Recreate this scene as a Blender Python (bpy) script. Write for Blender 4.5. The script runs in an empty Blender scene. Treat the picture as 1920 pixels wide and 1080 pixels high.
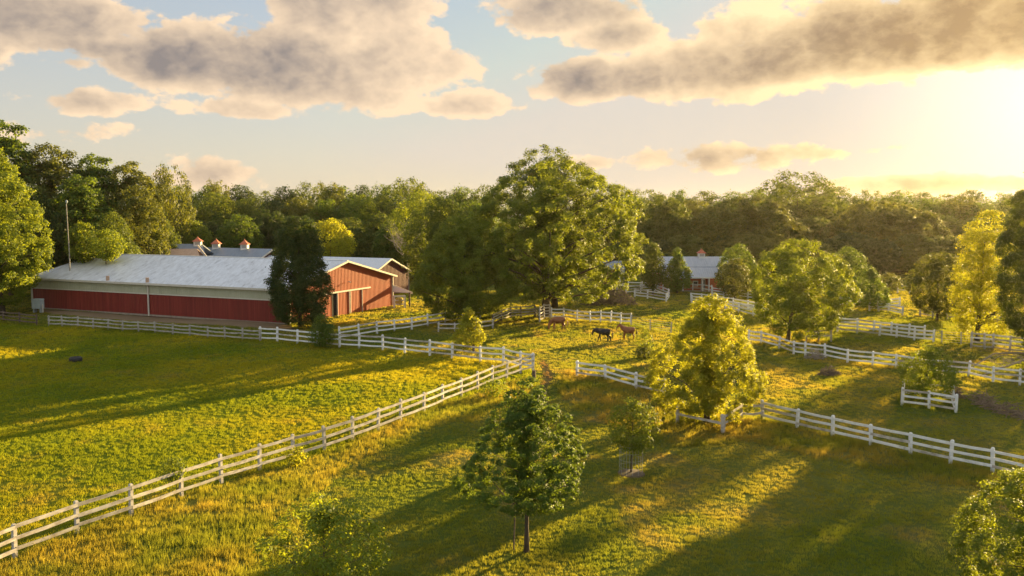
import bpy, math, random
import numpy as np
from mathutils import Vector, Matrix

random.seed(7)
scene = bpy.context.scene
COL = scene.collection
PI = math.pi

# ------------------------------------------------------------------ camera
FPX = 1650.0; CAMZ = 14.0; HOR = 390.0
TH = math.atan((540 - HOR) / FPX)
cam_d = bpy.data.cameras.new('camera')
cam_d.lens = 36 * FPX / 1920; cam_d.sensor_width = 36
cam_d.clip_end = 6000; cam_d.clip_start = 0.1
cam = bpy.data.objects.new('camera', cam_d); COL.objects.link(cam)
cam.location = (0, 0, CAMZ); cam.rotation_euler = (PI / 2 - TH, 0, 0)
scene.camera = cam

def ray(px, py):
    x = (px - 960) / FPX; y = (540 - py) / FPX
    return Vector((x, math.cos(TH) + y * math.sin(TH), -math.sin(TH) + y * math.cos(TH)))

def gz(x, y):
    return (0.10 * np.sin(x * 0.11 + 1.3) * np.cos(y * 0.09 + 0.4) + 0.06 * np.sin(x * 0.31 + y * 0.17)
            + 0.04 * np.cos(y * 0.43 - x * 0.12))

def at(px, py):
    """ground point seen at a pixel of the 1920x1080 photograph"""
    d = ray(px, py); z = 0.0
    for _ in range(6):
        t = (z - CAMZ) / d.z
        z = float(gz(d.x * t, d.y * t))
    return Vector((d.x * t, d.y * t, z))

def at_depth(px, Y):
    d = ray(px, 390 + FPX * CAMZ / Y)
    x = d.x / d.y * Y
    return Vector((x, Y, float(gz(x, Y))))

def ztop(P, py):
    d = ray(960, py); t = P.y / d.y
    return CAMZ + t * d.z

def mpp(P):
    f = Vector((0, math.cos(TH), -math.sin(TH)))
    return (P - Vector((0, 0, CAMZ))).dot(f) / FPX

def project(x, y, z):
    dy = y; dz = z - CAMZ
    d = dy * math.cos(TH) - dz * math.sin(TH)
    u = dy * math.sin(TH) + dz * math.cos(TH)
    return 960 + FPX * x / d, 540 - FPX * u / d

def wall_t(A, B, px):
    """parameter along ground line A->B where pixel column px crosses it"""
    k = ray(px, 540); k = k.x / math.cos(TH)
    # x = k' * depth ; approximate with y-depth near horizon
    d0 = A.y * math.cos(TH) + (CAMZ) * math.sin(TH); d1 = B.y * math.cos(TH) + CAMZ * math.sin(TH)
    kk = (px - 960) / FPX
    return (kk * d0 - A.x) / ((B.x - A.x) - kk * (d1 - d0))

# ------------------------------------------------------------------ noise
def vnoise(x, y, seed=0):
    x = np.asarray(x, float); y = np.asarray(y, float)
    xi = np.floor(x).astype(np.int64); yi = np.floor(y).astype(np.int64)
    xf = x - xi; yf = y - yi
    def h(a, b):
        n = (a * 374761393 + b * 668265263 + seed * 974711) & 0xffffffff
        n = ((n ^ (n >> 13)) * 1274126177) & 0xffffffff
        return ((n ^ (n >> 16)) & 0xffff) / 65535.0
    u = xf * xf * (3 - 2 * xf); v = yf * yf * (3 - 2 * yf)
    return (h(xi, yi) * (1 - u) + h(xi + 1, yi) * u) * (1 - v) + (h(xi, yi + 1) * (1 - u) + h(xi + 1, yi + 1) * u) * v

def fbm(x, y, seed=0, o=4):
    s = 0; a = 0.5; t = 0
    for i in range(o):
        s = s + a * vnoise(x * 2 ** i, y * 2 ** i, seed + i); t += a; a *= 0.55
    return s / t

def inpoly(px, py, poly):
    ins = np.zeros(px.shape, bool); n = len(poly)
    for i in range(n):
        x1, y1 = poly[i]; x2, y2 = poly[(i + 1) % n]
        c = ((y1 > py) != (y2 > py)) & (px < (x2 - x1) * (py - y1) / (y2 - y1 + 1e-9) + x1)
        ins ^= c
    return ins

# ------------------------------------------------------------------ tagging
def tag(o, label=None, cat=None, group=None, kind=None):
    if label: o['label'] = label
    if cat: o['category'] = cat
    if group: o['group'] = group
    if kind: o['kind'] = kind
    return o

def empty(name, loc, rz=0, label=None, cat=None, group=None):
    o = bpy.data.objects.new(name, None); COL.objects.link(o)
    o.location = loc; o.rotation_euler = (0, 0, rz); o.empty_display_size = 0.3
    return tag(o, label, cat, group)

def link(name, me, mat=None, parent=None, loc=(0, 0, 0)):
    o = bpy.data.objects.new(name, me); COL.objects.link(o); o.location = loc
    if mat is not None and len(me.materials) == 0: me.materials.append(mat)
    if parent is not None: o.parent = parent
    return o

def copy_tree(o, parent=None):
    c = o.copy(); COL.objects.link(c); c.parent = parent
    for ch in list(o.children): copy_tree(ch, c)
    return c

class MB:
    def __init__(s): s.v = []; s.f = []
    def poly(s, pts):
        b = len(s.v); s.v += [tuple(p) for p in pts]; s.f.append(tuple(range(b, b + len(pts)))); return s
    def hexa(s, p):  # 4 bottom, 4 top
        b = len(s.v); s.v += [tuple(q) for q in p]
        for f in ((3, 2, 1, 0), (4, 5, 6, 7), (0, 1, 5, 4), (1, 2, 6, 5), (2, 3, 7, 6), (3, 0, 4, 7)):
            s.f.append(tuple(b + i for i in f))
        return s
    def box(s, x0, x1, y0, y1, z0, z1):
        return s.hexa([(x0, y0, z0), (x1, y0, z0), (x1, y1, z0), (x0, y1, z0), (x0, y0, z1), (x1, y0, z1), (x1, y1, z1), (x0, y1, z1)])
    def bar(s, a, b, w, h, up=Vector((0, 0, 1))):
        a = Vector(a); b = Vector(b); d = (b - a).normalized()
        r = d.cross(up)
        if r.length < 1e-4: r = Vector((1, 0, 0))
        r = r.normalized() * w / 2; u = r.cross(d).normalized() * h / 2
        return s.hexa([a - r - u, b - r - u, b + r - u, a + r - u, a - r + u, b - r + u, b + r + u, a + r + u])
    def tube(s, pts, rad, n=6, cap=True):
        pts = [Vector(p) for p in pts]; b = len(s.v)
        for i, p in enumerate(pts):
            d = (pts[min(i + 1, len(pts) - 1)] - pts[max(i - 1, 0)]).normalized()
            r = d.cross(Vector((0.3, 0.1, 1)) if abs(d.z) < 0.9 else Vector((1, 0.2, 0))).normalized(); u = r.cross(d)
            for k in range(n):
                a = 2 * PI * k / n
                s.v.append(tuple(p + (r * math.cos(a) + u * math.sin(a)) * rad[i]))
        for i in range(len(pts) - 1):
            for k in range(n):
                k2 = (k + 1) % n
                s.f.append((b + i * n + k, b + i * n + k2, b + (i + 1) * n + k2, b + (i + 1) * n + k))
        if cap:
            s.f.append(tuple(b + k for k in range(n))[::-1]); e = b + (len(pts) - 1) * n
            s.f.append(tuple(e + k for k in range(n)))
        return s
    def lathe(s, prof, n=12, c=(0, 0, 0), sq=False):
        b = len(s.v); c = Vector(c); ph = PI / 4 if sq else 0
        for r, z in prof:
            for k in range(n):
                a = 2 * PI * k / n + ph
                s.v.append((c.x + r * math.cos(a), c.y + r * math.sin(a), c.z + z))
        for i in range(len(prof) - 1):
            for k in range(n):
                k2 = (k + 1) % n
                s.f.append((b + i * n + k, b + i * n + k2, b + (i + 1) * n + k2, b + (i + 1) * n + k))
        s.f.append(tuple(b + k for k in range(n))[::-1]); e = b + (len(prof) - 1) * n
        s.f.append(tuple(e + k for k in range(n)))
        return s
    def mesh(s, name, smooth=False):
        me = bpy.data.meshes.new(name); me.from_pydata(s.v, [], s.f); me.update()
        if smooth: me.polygons.foreach_set('use_smooth', [True] * len(me.polygons))
        return me
    def build(s, name, mat, parent=None, smooth=False, loc=(0, 0, 0)):
        return link(name, s.mesh(name, smooth), mat, parent, loc)

# ------------------------------------------------------------------ materials
def newmat(name):
    m = bpy.data.materials.new(name); m.use_nodes = True
    nt = m.node_tree; nt.nodes.clear()
    out = nt.nodes.new('ShaderNodeOutputMaterial')
    return m, nt, out

def nd(nt, t, **kw):
    n = nt.nodes.new(t)
    for k, v in kw.items():
        if k in n.inputs.keys(): n.inputs[k].default_value = v
        else: setattr(n, k, v)
    return n

def L(nt, a, b): nt.links.new(a, b)

def ramp(nt, fac, stops):
    r = nt.nodes.new('ShaderNodeValToRGB'); e = r.color_ramp.elements
    while len(e) < len(stops): e.new(0.5)
    for i, (p, c) in enumerate(stops):
        e[i].position = p; e[i].color = (*c, 1)
    L(nt, fac, r.inputs['Fac']); return r.outputs['Color']

def surface(name, stops, scale=2.0, stretch=(1, 1, 1), rough=0.7, detail=6, bump=0.0, spec=0.3, metal=0.0, dist=0.0):
    m, nt, out = newmat(name)
    tc = nd(nt, 'ShaderNodeTexCoord'); mp = nd(nt, 'ShaderNodeMapping'); mp.inputs['Scale'].default_value = stretch
    L(nt, tc.outputs['Object'], mp.inputs['Vector'])
    n = nd(nt, 'ShaderNodeTexNoise'); n.inputs['Scale'].default_value = scale; n.inputs['Detail'].default_value = detail
    n.inputs['Roughness'].default_value = 0.65; n.inputs['Distortion'].default_value = dist
    L(nt, mp.outputs[0], n.inputs['Vector'])
    c = ramp(nt, n.outputs['Fac'], stops)
    b = nd(nt, 'ShaderNodeBsdfPrincipled'); b.inputs['Roughness'].default_value = rough
    b.inputs['Specular IOR Level'].default_value = spec; b.inputs['Metallic'].default_value = metal
    L(nt, c, b.inputs['Base Color'])
    if bump:
        bp = nd(nt, 'ShaderNodeBump'); bp.inputs['Strength'].default_value = bump; bp.inputs['Distance'].default_value = 0.02
        L(nt, n.outputs['Fac'], bp.inputs['Height']); L(nt, bp.outputs[0], b.inputs['Normal'])
    L(nt, b.outputs[0], out.inputs['Surface'])
    return m

def foliage(name, base, trans, mix=0.45, var=0.35):
    m, nt, out = newmat(name)
    g = nd(nt, 'ShaderNodeNewGeometry'); tc = nd(nt, 'ShaderNodeTexCoord')
    n = nd(nt, 'ShaderNodeTexNoise'); n.inputs['Scale'].default_value = 0.8; n.inputs['Detail'].default_value = 2
    L(nt, tc.outputs['Object'], n.inputs['Vector'])
    ad = nd(nt, 'ShaderNodeMath', operation='ADD'); L(nt, g.outputs['Random Per Island'], ad.inputs[0]); L(nt, n.outputs['Fac'], ad.inputs[1])
    oi = nd(nt, 'ShaderNodeObjectInfo')
    a2 = nd(nt, 'ShaderNodeMath', operation='MULTIPLY_ADD'); L(nt, oi.outputs['Random'], a2.inputs[0]); a2.inputs[1].default_value = 0.5
    L(nt, ad.outputs[0], a2.inputs[2])
    mr = nd(nt, 'ShaderNodeMapRange'); mr.inputs['From Min'].default_value = 0.4; mr.inputs['From Max'].default_value = 2.0
    L(nt, a2.outputs[0], mr.inputs['Value'])
    lo = tuple(c * (1 - var) for c in base); hi = (base[0] * (1 + var * 1.3), base[1] * (1 + var), base[2] * (1 + var * .6))
    tl = tuple(c * (1 - var) for c in trans); th = (trans[0] * (1 + var * 1.1), trans[1] * (1 + var * .9), trans[2] * (1 + var * .5))
    c1 = ramp(nt, mr.outputs[0], [(0, lo), (1, hi)]); c2 = ramp(nt, mr.outputs[0], [(0, tl), (1, th)])
    b = nd(nt, 'ShaderNodeBsdfPrincipled'); b.inputs['Roughness'].default_value = 0.55; b.inputs['Specular IOR Level'].default_value = 0.25
    L(nt, c1, b.inputs['Base Color'])
    t = nd(nt, 'ShaderNodeBsdfTranslucent'); L(nt, c2, t.inputs['Color'])
    mx = nd(nt, 'ShaderNodeMixShader'); mx.inputs[0].default_value = mix
    L(nt, b.outputs[0], mx.inputs[1]); L(nt, t.outputs[0], mx.inputs[2]); L(nt, mx.outputs[0], out.inputs['Surface'])
    return m

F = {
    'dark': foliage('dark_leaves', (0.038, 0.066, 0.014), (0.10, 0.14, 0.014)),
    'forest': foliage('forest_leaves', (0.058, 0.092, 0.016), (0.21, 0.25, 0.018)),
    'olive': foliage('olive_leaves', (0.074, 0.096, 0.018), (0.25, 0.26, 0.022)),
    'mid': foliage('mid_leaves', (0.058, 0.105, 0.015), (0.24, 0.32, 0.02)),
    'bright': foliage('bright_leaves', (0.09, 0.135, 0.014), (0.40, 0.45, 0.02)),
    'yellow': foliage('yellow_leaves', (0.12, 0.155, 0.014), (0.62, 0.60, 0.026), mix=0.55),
}
M = {}
M['bark'] = surface('bark', [(0.3, (0.05, 0.035, 0.022)), (0.7, (0.13, 0.095, 0.06))], 6, (4, 4, 0.7), 0.9, bump=0.6)
M['pale_bark'] = surface('pale_bark', [(0.3, (0.16, 0.13, 0.1)), (0.7, (0.34, 0.29, 0.23))], 6, (4, 4, 0.7), 0.9)
M['twigs'] = surface('dead_twigs', [(0.3, (0.10, 0.07, 0.045)), (0.7, (0.24, 0.175, 0.115))], 5, rough=0.9)
M['white_paint'] = surface('white_fence_paint', [(0.30, (0.42, 0.39, 0.34)), (0.42, (0.66, 0.65, 0.62)), (0.7, (0.80, 0.79, 0.77))], 2.2, (1, 1, 1.5), 0.6)
M['worn_paint'] = surface('worn_fence_paint', [(0.28, (0.18, 0.145, 0.11)), (0.44, (0.36, 0.32, 0.27)), (0.58, (0.52, 0.48, 0.42)), (0.8, (0.68, 0.65, 0.60))], 1.6, (1.2, 1.2, 2.5), 0.75, detail=10)
M['grey_wood'] = surface('grey_fence_wood', [(0.3, (0.16, 0.13, 0.10)), (0.5, (0.34, 0.31, 0.26)), (0.8, (0.52, 0.49, 0.44))], 2.0, (1, 1, 2), 0.85, detail=9)
M['brown_wood'] = surface('brown_fence_wood', [(0.3, (0.06, 0.042, 0.03)), (0.7, (0.17, 0.12, 0.085))], 2.5, (1, 1, 2), 0.85)
M['wire'] = surface('galvanised_wire', [(0.3, (0.3, 0.29, 0.27)), (0.7, (0.45, 0.44, 0.42))], 8, rough=0.5)
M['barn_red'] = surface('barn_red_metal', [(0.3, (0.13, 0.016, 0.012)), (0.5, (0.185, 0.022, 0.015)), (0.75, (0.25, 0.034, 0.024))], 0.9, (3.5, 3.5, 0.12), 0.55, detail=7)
M['sunlit_red'] = surface('sunlit_red_metal', [(0.3, (0.40, 0.088, 0.034)), (0.7, (0.50, 0.115, 0.044))], 0.9, (1, 1, 0.4), 0.5, detail=7)  # barn red made brighter and more orange, sunlight on the gable put into colour
M['dark_red'] = surface('dark_red_boards', [(0.3, (0.085, 0.02, 0.017)), (0.7, (0.13, 0.03, 0.023))], 1.2, (1, 1, 0.4), 0.7)
M['cream'] = surface('cream_metal', [(0.3, (0.38, 0.37, 0.25)), (0.7, (0.47, 0.46, 0.33))], 1.0, (1, 1, 0.4), 0.55)
M['trim'] = surface('cream_trim', [(0.3, (0.50, 0.45, 0.37)), (0.7, (0.62, 0.57, 0.48))], 3, rough=0.5)
M['roof'] = surface('weathered_white_roof', [(0.28, (0.30, 0.30, 0.30)), (0.42, (0.52, 0.53, 0.54)), (0.65, (0.66, 0.68, 0.70))], 1.3, (1.6, 0.35, 1), 0.45, detail=12)
M['roof_clean'] = surface('pale_metal_roof', [(0.3, (0.50, 0.53, 0.56)), (0.7, (0.58, 0.61, 0.64))], 1.0, (2, 0.3, 1), 0.4)
M['roof_blue'] = surface('blue_grey_roof', [(0.3, (0.15, 0.18, 0.22)), (0.7, (0.20, 0.235, 0.28))], 1.0, (2, 0.3, 1), 0.45)
M['roof_grey'] = surface('grey_metal_roof', [(0.3, (0.30, 0.33, 0.37)), (0.7, (0.38, 0.41, 0.45))], 1.0, (2, 0.3, 1), 0.45)
M['tan'] = surface('tan_shingles', [(0.3, (0.38, 0.25, 0.17)), (0.7, (0.50, 0.34, 0.24))], 3.0, rough=0.85)
M['white_wall'] = surface('white_boards', [(0.3, (0.62, 0.61, 0.58)), (0.7, (0.74, 0.73, 0.70))], 2.0, rough=0.6)
M['copper'] = surface('rust_red_cap', [(0.3, (0.36, 0.10, 0.05)), (0.7, (0.48, 0.14, 0.07))], 3.0, rough=0.55)
M['dark'] = surface('dark_interior', [(0.3, (0.02, 0.017, 0.015)), (0.7, (0.04, 0.033, 0.03))], 2, rough=0.9)
M['glass'] = surface('window_glass', [(0.3, (0.05, 0.055, 0.06)), (0.7, (0.10, 0.11, 0.12))], 2, rough=0.1, spec=0.5)
M['dirt'] = surface('bare_dirt', [(0.3, (0.07, 0.05, 0.03)), (0.7, (0.13, 0.095, 0.06))], 1.5, rough=0.95, bump=0.5)
M['gravel'] = surface('pale_gravel', [(0.3, (0.20, 0.16, 0.12)), (0.7, (0.34, 0.28, 0.22))], 3, rough=0.95, bump=0.4)
M['rubber'] = surface('black_rubber', [(0.3, (0.018, 0.018, 0.018)), (0.7, (0.04, 0.038, 0.036))], 5, rough=0.8)
M['box_grey'] = surface('grey_steel_box', [(0.3, (0.30, 0.34, 0.33)), (0.7, (0.40, 0.44, 0.43))], 2, rough=0.5)
M['hay'] = surface('yellow_hay', [(0.3, (0.40, 0.28, 0.06)), (0.7, (0.60, 0.45, 0.12))], 8, rough=0.95)
M['horse_bay'] = surface('bay_coat', [(0.3, (0.17, 0.06, 0.022)), (0.7, (0.26, 0.095, 0.036))], 2, rough=0.5)
M['horse_chestnut'] = surface('chestnut_coat', [(0.3, (0.22, 0.085, 0.03)), (0.7, (0.34, 0.14, 0.05))], 2, rough=0.5)
M['horse_black'] = surface('black_coat', [(0.3, (0.014, 0.010, 0.008)), (0.7, (0.03, 0.02, 0.015))], 2, rough=0.45)
M['hair_dark'] = surface('dark_horse_hair', [(0.3, (0.012, 0.009, 0.008)), (0.7, (0.03, 0.02, 0.015))], 6, rough=0.7)
M['hair_tan'] = surface('tan_horse_hair', [(0.3, (0.26, 0.14, 0.06)), (0.7, (0.40, 0.24, 0.11))], 6, rough=0.7)

def grass_mat(name, trans):
    m, nt, out = newmat(name)
    a = nd(nt, 'ShaderNodeAttribute', attribute_name='Col')
    g = nd(nt, 'ShaderNodeNewGeometry')
    b = nd(nt, 'ShaderNodeBsdfDiffuse'); L(nt, a.outputs['Color'], b.inputs['Color'])
    if trans:
        hs = nd(nt, 'ShaderNodeVectorMath', operation='MULTIPLY'); hs.inputs[1].default_value = (4.0, 3.1, 1.4)
        L(nt, a.outputs['Color'], hs.inputs[0])
        t = nd(nt, 'ShaderNodeBsdfTranslucent'); L(nt, hs.outputs[0], t.inputs['Color'])
        mx = nd(nt, 'ShaderNodeMixShader'); mx.inputs[0].default_value = 0.6
        L(nt, b.outputs[0], mx.inputs[1]); L(nt, t.outputs[0], mx.inputs[2]); L(nt, mx.outputs[0], out.inputs['Surface'])
    else:
        tc = nd(nt, 'ShaderNodeTexCoord')
        n = nd(nt, 'ShaderNodeTexNoise'); n.inputs['Scale'].default_value = 3.0; n.inputs['Detail'].default_value = 8
        L(nt, tc.outputs['Object'], n.inputs['Vector'])
        bp = nd(nt, 'ShaderNodeBump'); bp.inputs['Strength'].default_value = 0.8; bp.inputs['Distance'].default_value = 0.12
        L(nt, n.outputs['Fac'], bp.inputs['Height']); L(nt, bp.outputs[0], b.inputs['Normal'])
        L(nt, b.outputs[0], out.inputs['Surface'])
    return m
M['ground'] = grass_mat('meadow_soil_and_turf', False)
M['grass'] = grass_mat('grass_blades', True)

# ------------------------------------------------------------------ sun, sky
SUN_AZ = math.radians(40.0); SUN_EL = math.radians(10.3)
sdir = Vector((math.sin(SUN_AZ) * math.cos(SUN_EL), math.cos(SUN_AZ) * math.cos(SUN_EL), math.sin(SUN_EL)))
sl = bpy.data.lights.new('sun', 'SUN'); sl.energy = 5.0; sl.angle = math.radians(0.5); sl.color = (1.0, 0.72, 0.30)
so = bpy.data.objects.new('sun', sl); COL.objects.link(so); so.location = (0, 0, 60)
so.rotation_euler = (-sdir).to_track_quat('-Z', 'Y').to_euler()

world = bpy.data.worlds.new('World'); scene.world = world; world.use_nodes = True
SKY_STRENGTH = 0.05
def build_world():
    nt = world.node_tree; nt.nodes.clear()
    out = nt.nodes.new('ShaderNodeOutputWorld')
    def val(x):
        return x
    def math_(op, a, b=None, c=None, clamp=False):
        n = nt.nodes.new('ShaderNodeMath'); n.operation = op; n.use_clamp = clamp
        for i, q in enumerate((a, b, c)):
            if q is None: continue
            if isinstance(q, (int, float)): n.inputs[i].default_value = q
            else: L(nt, q, n.inputs[i])
        return n.outputs[0]
    def maprange(v, a, b, c=0.0, d=1.0, smooth=True):
        n = nt.nodes.new('ShaderNodeMapRange'); n.interpolation_type = 'SMOOTHSTEP' if smooth else 'LINEAR'
        L(nt, v, n.inputs['Value'])
        for k, q in (('From Min', a), ('From Max', b), ('To Min', c), ('To Max', d)): n.inputs[k].default_value = q
        return n.outputs[0]
    def mixc(f, a, b, mode='MIX'):
        n = nt.nodes.new('ShaderNodeMix'); n.data_type = 'RGBA'; n.blend_type = mode
        if isinstance(f, (int, float)): n.inputs[0].default_value = f
        else: L(nt, f, n.inputs[0])
        for i, q in ((6, a), (7, b)):
            if isinstance(q, tuple): n.inputs[i].default_value = (*q, 1)
            else: L(nt, q, n.inputs[i])
        return n.outputs[2]
    sky = nt.nodes.new('ShaderNodeTexSky'); sky.sky_type = 'NISHITA'; sky.sun_disc = False
    sky.sun_elevation = SUN_EL; sky.sun_rotation = SUN_AZ
    sky.altitude = 200; sky.air_density = 1.0; sky.dust_density = 1.0; sky.ozone_density = 2.5
    tc = nt.nodes.new('ShaderNodeTexCoord')
    sep = nt.nodes.new('ShaderNodeSeparateXYZ'); L(nt, tc.outputs['Generated'], sep.inputs[0])
    X, Y, Z = sep.outputs
    az = math_('MULTIPLY', math_('ARCTAN2', X, Y), 57.29578)
    el = math_('MULTIPLY', math_('ARCSINE', Z), 57.29578)
    # angle to the sun
    dt = nt.nodes.new('ShaderNodeVectorMath'); dt.operation = 'DOT_PRODUCT'
    L(nt, tc.outputs['Generated'], dt.inputs[0]); dt.inputs[1].default_value = sdir
    ang = math_('MULTIPLY', math_('ARCCOSINE', math_('MINIMUM', dt.outputs['Value'], 0.99999)), 57.29578)
    near = maprange(ang, 3.0, 42.0, 1.0, 0.0)
    # noise field in sky angles
    def noise(daz, del_, scale, detail, rough, seed):
        cv = nt.nodes.new('ShaderNodeCombineXYZ')
        L(nt, math_('ADD', az, daz), cv.inputs[0]); L(nt, math_('MULTIPLY', math_('ADD', el, del_), 1.7), cv.inputs[1]); cv.inputs[2].default_value = seed
        n = nt.nodes.new('ShaderNodeTexNoise'); n.inputs['Scale'].default_value = scale; n.inputs['Detail'].default_value = detail
        n.inputs['Roughness'].default_value = rough; L(nt, cv.outputs[0], n.inputs['Vector'])
        return n.outputs['Fac']
    def billow(daz, del_, scale, seed, sm=0.25, det=3.0):
        cv = nt.nodes.new('ShaderNodeCombineXYZ')
        L(nt, math_('MULTIPLY_ADD', n0, WARP, math_('ADD', az, daz)), cv.inputs[0])
        L(nt, math_('MULTIPLY_ADD', n0b, WARP * .7, math_('MULTIPLY', math_('ADD', el, del_), 1.35)), cv.inputs[1])
        n = nt.nodes.new('ShaderNodeTexVoronoi'); n.voronoi_dimensions = '2D'; n.feature = 'SMOOTH_F1'; n.inputs['Scale'].default_value = scale; n.inputs['Smoothness'].default_value = sm
        n.inputs['Detail'].default_value = det; n.inputs['Roughness'].default_value = 0.48; n.inputs['Lacunarity'].default_value = 2.3; n.normalize = True
        L(nt, cv.outputs[0], n.inputs['Vector'])
        return math_('SUBTRACT', 1.0, n.outputs['Distance'])
    WARP = 1.6; LB = 1.5; LM = 1.5
    n0 = noise(0, 0, 0.45, 5, 0.6, 5.0); n0b = noise(7.0, 3.0, 0.45, 5, 0.6, 9.0)
    b1 = billow(0, 0, 0.27, 2.0); b2 = billow(0.55, -0.05, 0.27, 2.0)
    m1 = noise(0, 0, 0.13, 8, 0.55, 3.1); m2 = noise(0.9, -0.2, 0.13, 8, 0.55, 3.1)
    n1 = math_('MULTIPLY_ADD', b1, 0.55, math_('MULTIPLY', m1, 0.55))
    nb = noise(0, 0, 0.11, 3, 0.5, 8.0)
    def pe(px, py):
        d = ray(px, py).normalized()
        return math.degrees(math.atan2(d.x, d.y)), math.degrees(math.asin(d.z))
    blobs = [  # px, py, rx, ry, strength
        (575, 120, 300, 95, 1.0), (740, 115, 140, 100, 1.0), (660, 20, 170, 75, 1.0), (850, 193, 105, 28, .8), (330, 105, 140, 62, .9),
        (440, 205, 130, 24, .7), (95, 35, 225, 60, .9), (150, 85, 160, 26, .7), (165, 190, 110, 22, .30), (85, 250, 100, 18, .20), (215, 247, 70, 12, .15),
        (130, 116, 45, 14, .3), (400, 326, 95, 32, .36),
        (1045, 20, 165, 50, .9), (1150, 70, 100, 40, .75), (1130, 145, 160, 45, .9), (1330, 130, 260, 62, 1.0), (1560, 80, 330, 95, 1.0), (1830, 40, 330, 105, 1.0),
        (1700, 118, 250, 35, .8), (2150, 20, 300, 120, 1.0), (1340, 294, 165, 28, .46), (1470, 286, 140, 16, .32), (1110, 305, 55, 12, .3), (1230, 290, 55, 14, .3),
        (1760, 348, 260, 20, .55), (2050, 345, 260, 22, .5),
        (-250, 60, 260, 80, .8), (-200, 240, 140, 25, .5), (500, -160, 500, 80, .9), (1500, -150, 500, 70, .9),
    ]
    dens = None
    for (px, py, rx, ry, s) in blobs:
        a, e = pe(px, py)
        a2, _ = pe(px + rx, py); _, e2 = pe(px, py - ry)
        ra = abs(a2 - a) * 1.06; re = abs(e2 - e) * 1.06
        u = math_('MULTIPLY', math_('SUBTRACT', az, a), 1 / ra); v = math_('MULTIPLY', math_('SUBTRACT', el, e), 1 / re)
        q = math_('MULTIPLY_ADD', u, u, math_('MULTIPLY', v, v))
        d = math_('MULTIPLY_ADD', q, -s, s)
        dens = d if dens is None else math_('SMOOTH_MAX', dens, d, 0.25)
    dens = math_('MAXIMUM', dens, -1.2)
    # scattered small cloud elsewhere in the sky dome (above the frame)
    hi = maprange(el, 16.0, 30.0, 0.0, 1.0)
    dens = math_('MAXIMUM', dens, math_('MULTIPLY_ADD', hi, 1.05, -1.15))
    field = math_('ADD', math_('MULTIPLY', dens, 1.5), math_('MULTIPLY', math_('SUBTRACT', n1, 0.665), 4.6))
    field = math_('ADD', field, math_('MULTIPLY', math_('SUBTRACT', nb, 0.5), 0.6))
    nf = noise(0.3, 0, 0.85, 6, 0.62, 11.0)
    field = math_('ADD', field, math_('MULTIPLY', math_('SUBTRACT', nf, 0.5), 1.5))
    alpha = maprange(field, 0.0, 0.42)
    thick = maprange(field, 0.2, 1.6)
    lightd = math_('MULTIPLY_ADD', math_('SUBTRACT', b1, b2), LB, math_('MULTIPLY', math_('SUBTRACT', m1, m2), LM))
    rim = math_('SUBTRACT', 1.0, thick)
    core = maprange(dens, -0.15, 0.85)
    lmap = None
    for (px, py, rx, ry, s) in [(770, 110, 130, 110, .55), (650, 40, 110, 60, .40), (860, 190, 100, 35, .45), (620, 165, 150, 40, .12), (430, 205, 120, 30, .45), (400, 130, 200, 60, -.15),
                                (200, 30, 120, 40, .25), (60, 60, 140, 50, -.1), (1210, 105, 110, 45, .5), (1440, 25, 100, 40, .6), (1040, 50, 120, 50, .25), (1110, 150, 120, 30, -.12),
                                (1550, 60, 260, 70, -.18), (1800, 60, 240, 80, -.12), (1800, 140, 300, 22, .6), (1500, 170, 220, 18, .5), (1350, 295, 90, 18, -.35)]:
        a, e = pe(px, py); a2, _ = pe(px + rx, py); _, e2 = pe(px, py - ry)
        u = math_('MULTIPLY', math_('SUBTRACT', az, a), 1 / abs(a2 - a)); v = math_('MULTIPLY', math_('SUBTRACT', el, e), 1 / abs(e2 - e))
        q = math_('MULTIPLY', math_('MULTIPLY_ADD', u, u, math_('MULTIPLY', v, v)), -0.9)
        g_ = math_('MULTIPLY', math_('EXPONENT', q), s)
        lmap = g_ if lmap is None else math_('ADD', lmap, g_)
    lightd = math_('ADD', lightd, lmap)
    lit = math_('ADD', math_('ADD', 0.26, lightd), math_('ADD', math_('MULTIPLY', rim, 0.40), math_('MULTIPLY', math_('SUBTRACT', 1.0, core), 0.55)))
    lit = maprange(lit, 0.02, 1.30, smooth=False)
    shade = mixc(near, (0.090, 0.077, 0.073), (0.135, 0.080, 0.027))
    litc = mixc(near, (0.335, 0.252, 0.168), (0.46, 0.335, 0.16))
    ccol = mixc(lit, shade, litc)
    # clear sky
    skyc = nt.nodes.new('ShaderNodeVectorMath'); skyc.operation = 'SCALE'
    L(nt, sky.outputs[0], skyc.inputs[0]); skyc.inputs['Scale'].default_value = SKY_STRENGTH
    hz = math_('POWER', maprange(el, -2.0, 22.0, 1.0, 0.0, False), 1.6)
    warm = mixc(near, (0.258, 0.212, 0.150), (0.285, 0.225, 0.150))
    cl = nt.nodes.new('ShaderNodeVectorMath'); cl.operation = 'MINIMUM'
    L(nt, skyc.outputs[0], cl.inputs[0]); cl.inputs[1].default_value = (0.24, 0.225, 0.21)
    pale = mixc(0.45, cl.outputs[0], (0.175, 0.20, 0.225))
    skym = mixc(math_('MULTIPLY', hz, 0.85), pale, warm)
    bg1 = nt.nodes.new('ShaderNodeBackground'); L(nt, skym, bg1.inputs[0]); bg1.inputs[1].default_value = 0.85
    bg2 = nt.nodes.new('ShaderNodeBackground'); L(nt, ccol, bg2.inputs[0]); bg2.inputs[1].default_value = 0.85
    mx = nt.nodes.new('ShaderNodeMixShader'); L(nt, math_('MULTIPLY', alpha, 0.94), mx.inputs[0])
    L(nt, bg1.outputs[0], mx.inputs[1]); L(nt, bg2.outputs[0], mx.inputs[2])
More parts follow.
